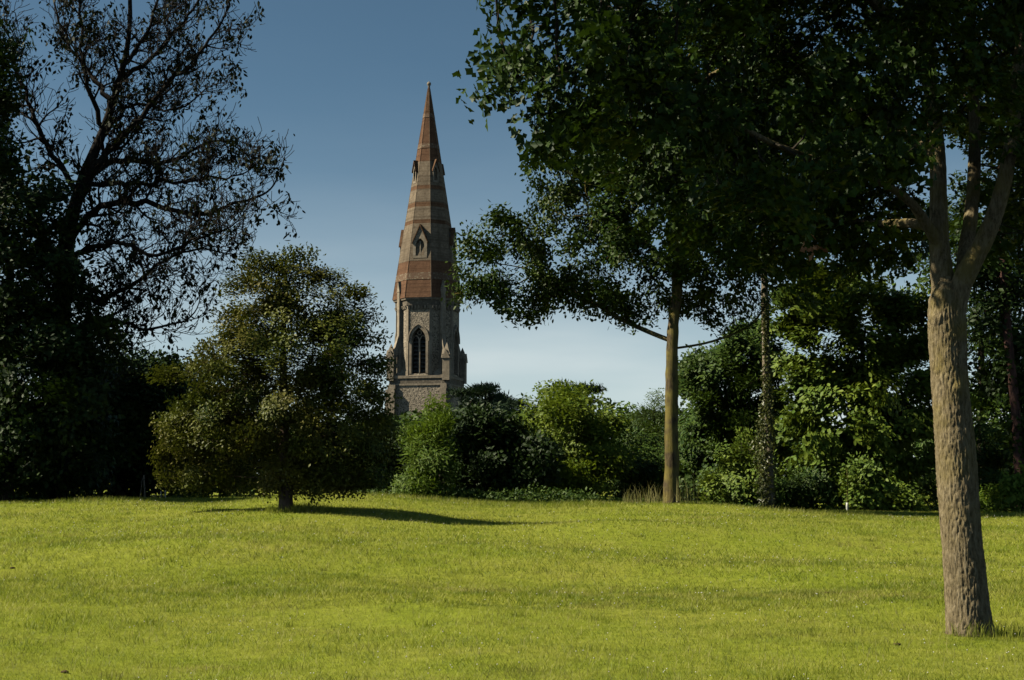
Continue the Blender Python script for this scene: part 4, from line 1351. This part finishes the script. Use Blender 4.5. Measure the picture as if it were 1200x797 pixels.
wood('thorn_bush', 'shadowed green thicket between the forked oak trunk and the pine', [(1160, 603, 52), (1160, 590, 52), (1160, 560, 52)],
     [(1160, 560, 40, 40, 52, 1.5), (1135, 520, 30, 40, 53, 1.4), (1175, 530, 24, 24, 53, 1.2), (1100, 560, 40, 45, 53, 1.6), (1210, 540, 34, 40, 53, 1.4)], 16000, .15, 'dia', 'deep_leaf', 'bark_dark', .12, natt=420, spread=.26)

# shaded trees further left, outside the picture, whose shade falls on the dark corner of the wood
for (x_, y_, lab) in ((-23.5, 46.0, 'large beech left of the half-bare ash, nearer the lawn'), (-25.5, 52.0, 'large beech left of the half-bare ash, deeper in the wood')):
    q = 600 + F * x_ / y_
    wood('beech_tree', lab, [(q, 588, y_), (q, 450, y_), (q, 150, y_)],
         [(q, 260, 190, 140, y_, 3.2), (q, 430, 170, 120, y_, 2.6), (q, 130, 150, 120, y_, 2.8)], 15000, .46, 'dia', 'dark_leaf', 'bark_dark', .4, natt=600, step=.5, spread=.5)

# ivy-clad trunk
ID = 47.0
ivy, ipts, ipr, ir = wood('ivy_clad_tree', 'tall slim pale trunk clad in ivy rising into the canopy', [(903, 597, ID), (901, 520, ID), (898, 430, ID), (896, 340, ID), (893, 240, ID), (890, 120, ID)],
     [(880, 230, 60, 50, ID, 2), (930, 180, 70, 60, ID, 2), (860, 150, 60, 60, ID, 2)], 9000, .15, 'oval', 'deep_leaf', 'bark_ivy', .15, natt=300, spread=.3, bare=.6)
fo = np.array(ivy.location)
n = 5200
f_ = rng.random(n) ** 1.0
py_ = 597 - f_ * 250
dens = np.interp(py_, [340, 420, 470, 520, 560, 597], [.35, .3, .75, 1.7, 1.2, .8])
px_ = np.interp(py_, [340, 430, 520, 597], [896, 898, 901, 903]) + rng.normal(0, 4.2, n) * dens + np.where(py_ > 470, -5 * np.clip((py_ - 470) / 60, 0, 1), 0)
pos = np.array([P(a_, b_, ID) for a_, b_ in zip(px_, py_)]) - fo
pos[:, 1] += rng.normal(0, .11, n) * dens - .06
fr_ = leaf_frames(n, np.stack([np.full(n, pos[:, 0].mean()), np.full(n, .1), pos[:, 2]], 1), pos, .1, .9, .6, .6)
tag(link('ivy', leaf_mesh('ivy', pos, fr_, rng.uniform(.07, .13, n), 'oval', M['ivy_leaf']), ivy), 'yellowish ivy clothing the pale trunk', kind='stuff')

# far wood closing the view behind the first row
n = 60000
xs = rng.uniform(-34, 42, n)
ys = 78 + rng.normal(0, 2.5, n)
top = 4.4 + 1.1 * vnoise(xs, ys, 5.5, 2, 2) + .5 * vnoise(xs, ys, 1.8, 7, 2)
zs = top * rng.random(n) ** .6 + zg(xs, ys)
pos = np.stack([xs, ys, zs], 1)
fr_ = leaf_frames(n, np.array((0, 90, 0))[None], pos, .5, .5, .8, .2)
tag(link('far_wood', leaf_mesh('far_wood', pos, fr_, rng.uniform(.28, .5, n), 'dia', M['deep_leaf'])), 'distant low wood closing the gaps between the edge trees', 'wood', kind='stuff')
tri_total += n * 2
# undergrowth at the feet of the wood
n = 30000
xs = rng.uniform(-24, 24, n); ys = 49 + 2.2 * rng.random(n) + 2.5 * np.clip(-xs / 20, -.6, 1)
hmax = .16 + .40 * vnoise(xs, ys, 2.4, 4, 14) + .25 * vnoise(xs, ys, .8, 4, 1)
zs = zg(xs, ys) + np.clip(hmax, .12, 2) * rng.random(n)
pos = np.stack([xs, ys, zs], 1)
fr_ = leaf_frames(n, np.array((0, 60, -2))[None], pos, .5, .5, .8, .2)
tag(link('undergrowth', leaf_mesh('undergrowth', pos, fr_, rng.uniform(.08, .18, n), 'dia', M['deep_leaf'])), 'low leafy undergrowth at the feet of the wood', 'undergrowth', kind='stuff')
tri_total += n * 2


# staked sapling in a white guard
sp = P(993, 602, 46); sp[2] = float(zg(sp[0], sp[1]))
sap = empty('sapling', sp); tag(sap, 'tiny sapling in a white tree guard at the edge of the wood', 'sapling')
sweep('tree_guard', np.array([(0, 0, -.03), (0, 0, .15), (0.005, 0, .27)]), [.04, .04, .04], M['tube'], sap, sides=10)
sweep('stem', np.array([(0, 0, .1), (.01, 0, .6), (.03, 0, 1.0), (.02, .03, 1.35)]), [.014, .012, .009, .004], M['bark_mid'], sap, sides=6)
pos = np.array((.02, 0, 1.1)) + rng.normal(0, 1, (160, 3)) * np.array((.22, .22, .22))
tag(link('crown', leaf_mesh('crown', pos, leaf_frames(160, np.array((0, 0, 1.0))[None], pos), rng.uniform(.08, .13, 160), 'oval', M['maple_leaf']), sap), kind='stuff')

# posts at the edge of the wood
for (x0, y0, x1, y1, dep, r_, lab, m_) in ((169.5, 588, 168.5, 557, 46, .030, 'upright weathered post in front of the dark corner trees', 'post'),
                                          (163.5, 588, 167, 560, 46, .018, 'thin leaning stake propped against the upright weathered post', 'post'),
                                          (188.5, 589, 188.5, 576, 45, .013, 'thin pale marker stick, the nearer of two to the upright post', 'tube'),
                                          (193.8, 589, 193.6, 575, 45, .017, 'thicker pale marker stick beside the olive-leaved tree', 'tube')):
    a_, b_ = P(x0, y0, dep), P(x1, y1, dep)
    a_[2] = float(zg(a_[0], a_[1]))
    root = tag(empty('wooden_post', a_), lab, 'post')
    h_ = b_ - a_
    ln_ = np.linspace(-.08, 1, 6)[:, None] * h_[None]
    sweep('shaft', ln_, np.full(6, r_), M[m_], root, sides=8)
    sweep('cap', np.array([h_ - h_ * .004, h_ + h_ / np.linalg.norm(h_) * .012]), [r_ * 1.12, r_ * .7], M[m_], root, sides=8)


# long straw grass round the crest oak, and tufts round the other trunks
def long_grass(name, label, groups):
    xs, ys, hs, ws, bs = [], [], [], [], []
    for (px, dep, rad, n, h0, h1, w, b) in groups:
        c_ = P(px, 590, dep)
        a, bb, c, d, e = tuft(c_[0], c_[1], rad, n, h0, h1, None, w, b)
        xs.append(a); ys.append(bb); hs.append(c); ws.append(d); bs.append(e)
    return [np.concatenate(q) for q in (xs, ys, hs, ws, bs)]


g = long_grass('', '', [(752, 41.3, .55, 90, .1, .75, .011, .35), (741, 41.5, .3, 40, .1, .5, .011, .4), (770, 41.2, .35, 40, .1, .6, .011, .4), (787, 40.9, .45, 70, .06, .4, .011, .5)])
blades('long_grass', g[0], g[1], g[2], g[3], g[4], M['straw'], True, label='tall straw-coloured grass at the foot of the crest oak', cat='grass')
g = long_grass('', '', [(797, 40.7, .12, 12, .5, .9, .012, .12), (806, 40.9, .3, 26, .5, .95, .011, .15), (812, 41.0, .2, 14, .4, .9, .011, .15)])
blades('dry_stalks', g[0], g[1], g[2], g[3], g[4], M['straw'], True, label='upright dry stalks beside the trunk of the crest oak', cat='grass')
xs, ys, hs, ws, bs = tuft(foot[0] + .14, foot[1] - .10, .40, 420, .05, .22, None, .005, .4)
blades('long_grass', xs, ys, hs, ws, bs, M['grass'], True, label='long grass tufts round the foot of the big forked oak', cat='grass')
g = long_grass('', '', [(337, 32, .5, 500, .06, .22, .009, .35), (362, 32.2, .5, 500, .06, .24, .009, .35)])
blades('long_grass', g[0], g[1], g[2], g[3], g[4], M['grass'], True, label='longer grass in the shade of the olive-leaved tree', cat='grass')

# clods of soil on the lawn
for (px, py, r_, lab) in ((1052, 757, .026, 'dark clod of soil on the grass near the big forked oak'), (76, 783, .028, 'worm-cast clod on the near lawn below the dark corner trees'), (14, 688, .03, 'brown clod on the lawn in front of the ash'), (970, 704, .03, 'small dark clod on the open middle of the lawn')):
    dy = EYE * F / (py - 560)
    c_ = P(px, py, dy); c_[2] = float(zg(c_[0], c_[1])) + .012
    mb = MB(); vs, fs = [], []
    nu, nv = 10, 6
    for b in range(nv + 1):
        for a in range(nu):
            th, ph = a / nu * 2 * math.pi, b / nv * math.pi
            q = Vector((math.cos(th) * math.sin(ph), math.sin(th) * math.sin(ph), math.cos(ph)))
            rr = r_ * (1 + .5 * mnoise.noise(q * 2.3 + Vector((px, py, 0))))
            vs.append((q.x * rr * 1.3, q.y * rr, q.z * rr * .45))
    for b in range(nv):
        for a in range(nu):
            a2 = (a + 1) % nu; fs.append((b * nu + a, b * nu + a2, b * nu + nu + a2, b * nu + nu + a))
    mb.add(vs, fs)
    o = mb.build('soil_clod', M['soil'], None, True); o.location = c_
    tag(o, lab, 'soil', 'clods of soil on the lawn')
print('LEAF TRIS', tri_total)
